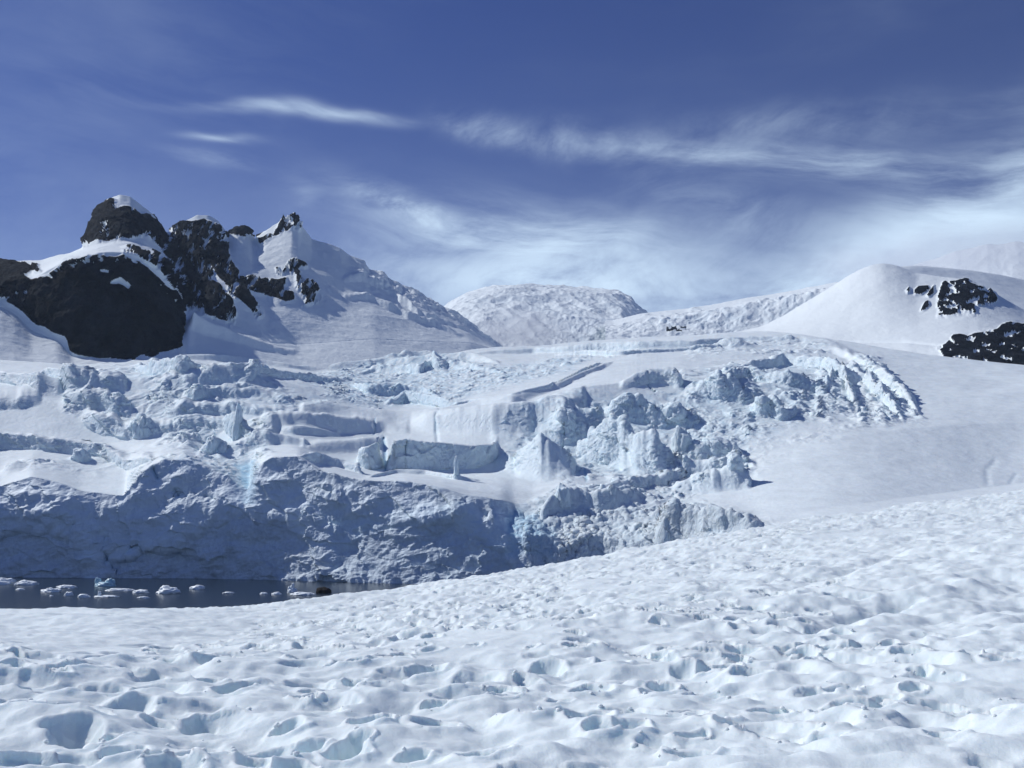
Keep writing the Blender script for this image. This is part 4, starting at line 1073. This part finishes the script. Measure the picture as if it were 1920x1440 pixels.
# ================================================================== SERACS THAT STAND FREE ON THE GLACIER
gme = gl.data
def gl_point(px, py):
    U, W = ray(px, py)
    d = (T.U - U) ** 2 + (T.W - W) ** 2
    # nearest visible
    idx = np.argwhere(d < 9.0)
    if len(idx) == 0: idx = np.argwhere(d == d.min())
    vs = T.V[idx[:, 0], idx[:, 1]]; k = np.argmin(vs)
    i, j = idx[k]
    rr = math.exp(T.V[i, j] / F)
    return rr * math.sin(U / F), rr * math.cos(U / F), CAMZ + W * rr / F, rr

SER = [ # px, base py, w, h, label
 (1282, 836, 34, 32, 'rounded loaf shaped serac leaning left on the broken slope right of centre'),
 (855, 880, 7, 26, 'thin needle of ice standing alone at the foot of the square cut snow wall'),
 (444, 810, 14, 46, 'tall slim ice spire rising from the left icefall'),
 (148, 858, 24, 16, 'small pointed snow block alone on the bright left shelf'),
 (1376, 700, 18, 11, 'small grey boulder of ice alone on the smooth snow right of centre'),
 (1268, 778, 40, 22, 'squat pale serac above the loaf shaped serac'),
 (1380, 872, 28, 18, 'dark topped ice block crowning the lower right spur'),
 (1056, 935, 26, 26, 'upright ice pillar behind the dark ledge of the lower front'),
 (395, 838, 16, 20, 'bright wedge of ice at the head of the blue gully'),
 (260, 812, 20, 28, 'knobbly ice block at the right end of the long left shelf'),
]
M_ser = snow_material('serac_ice', (0.74, 0.86, 0.90), 0.6, [(0.4, 0.5, 7.0)], use_attr=False, tintvar=0.05, sss=0.35, sscale=0.7, steep_bump=(0.55, 1.0))
for i, (px, py, wp, hp, lab) in enumerate(SER):
    x, y, z, rr = gl_point(px, py)
    s_ = rr / F
    o = lump('serac', x, y + wp * s_ * 0.3, z - hp * s_ * 0.15, wp * s_ * 0.5, wp * s_ * 0.6, hp * s_ * 1.05, 400 + i * 11, M_ser, 0.75, 0.6, None, ICO4)
    thing(o, lab, 'serac')

# ================================================================== LOOSE SNOW CLODS on the trampled slope

def snow_clods():
    v0, f0 = ico(1); v0 = np.array(v0); f0 = np.array(f0)
    rs = np.random.RandomState(3); V, Fc = [], []
    xx, yy, zz = q2xyz(Fg.U.astype(np.float64), Fg.V.astype(np.float64), Fg.W.astype(np.float64))
    R_, C_ = Fg.W.shape
    n = 0
    # crumbs gather on the rims of the holes
    cand = np.argwhere((rim > 0.006) & (dep < 0.02) & (Fg.S > 2.0) & (Fg.S < 3.3))
    pick = cand[rs.choice(len(cand), min(320, len(cand)), replace=False)]
    for i, j in pick:
        i2 = min(R_ - 1, max(0, i)); sz = 0.006 + 0.024 * rs.rand() ** 3
        rr_ = math.hypot(xx[i2, j], yy[i2, j])
        q = v0 * (sz * (0.75 + 0.5 * rs.rand(len(v0), 1))) * np.array([1, 1, 0.8])
        V.append(q + np.array([xx[i2, j], yy[i2, j], zz[i2, j] + sz * 0.25])); Fc.append(f0 + n); n += len(v0)
    o = mesh_obj('snow_clods', np.concatenate(V).tolist(), np.concatenate(Fc).tolist(), M_fore, True)
    o['kind'] = 'stuff'; o['label'] = 'loose snow crumbs thrown up around the boot holes'
snow_clods()

# ================================================================== MIST lying in the pass and along the ridge
def mist(px, py, r_, wpx, hpx, depth, dens, seed):
    U, W = ray(px, py); k = r_ / F
    v = ICO3[0].copy(); v[:, 0] *= wpx * k; v[:, 1] *= depth; v[:, 2] *= hpx * k
    M = bpy.data.materials.new('mist'); M.use_nodes = True; t = M.node_tree; t.nodes.clear(); n = NM(t)
    o = t.nodes.new('ShaderNodeOutputMaterial'); vo = t.nodes.new('ShaderNodeVolumePrincipled')
    vo.inputs['Color'].default_value = (0.93, 0.96, 1, 1); vo.inputs['Anisotropy'].default_value = 0.1
    tcn = t.nodes.new('ShaderNodeTexCoord')
    mp = t.nodes.new('ShaderNodeMapping'); mp.inputs['Scale'].default_value = (1 / (wpx * k), 1 / depth, 1 / (hpx * k))
    lk(t, tcn.outputs['Object'], mp.inputs['Vector'])
    ln = t.nodes.new('ShaderNodeVectorMath'); ln.operation = 'LENGTH'; lk(t, mp.outputs[0], ln.inputs[0])
    fall = n.ramp(ln.outputs['Value'], 1.0, 0.25)
    nz = n.ramp(n.noise(tcn.outputs['Object'], 1.6 / (wpx * k), 4.0, 0.6, 0.4), 0.30, 0.62)
    lk(t, n.m('MULTIPLY', n.m('MULTIPLY', fall, nz), dens), vo.inputs['Density']); lk(t, vo.outputs[0], o.inputs['Volume'])
    ob = mesh_obj('mist', v.tolist(), ICO3[1], M); ob['kind'] = 'stuff'
    ob.location = (r_ * math.sin(U / F), r_ * math.cos(U / F), CAMZ + W * r_ / F)
mist(975, 622, 1900, 125, 44, 180, 0.008, 1)
mist(1800, 490, 2300, 330, 50, 300, 0.006, 2)
sc.cycles.volume_step_rate = 2.0
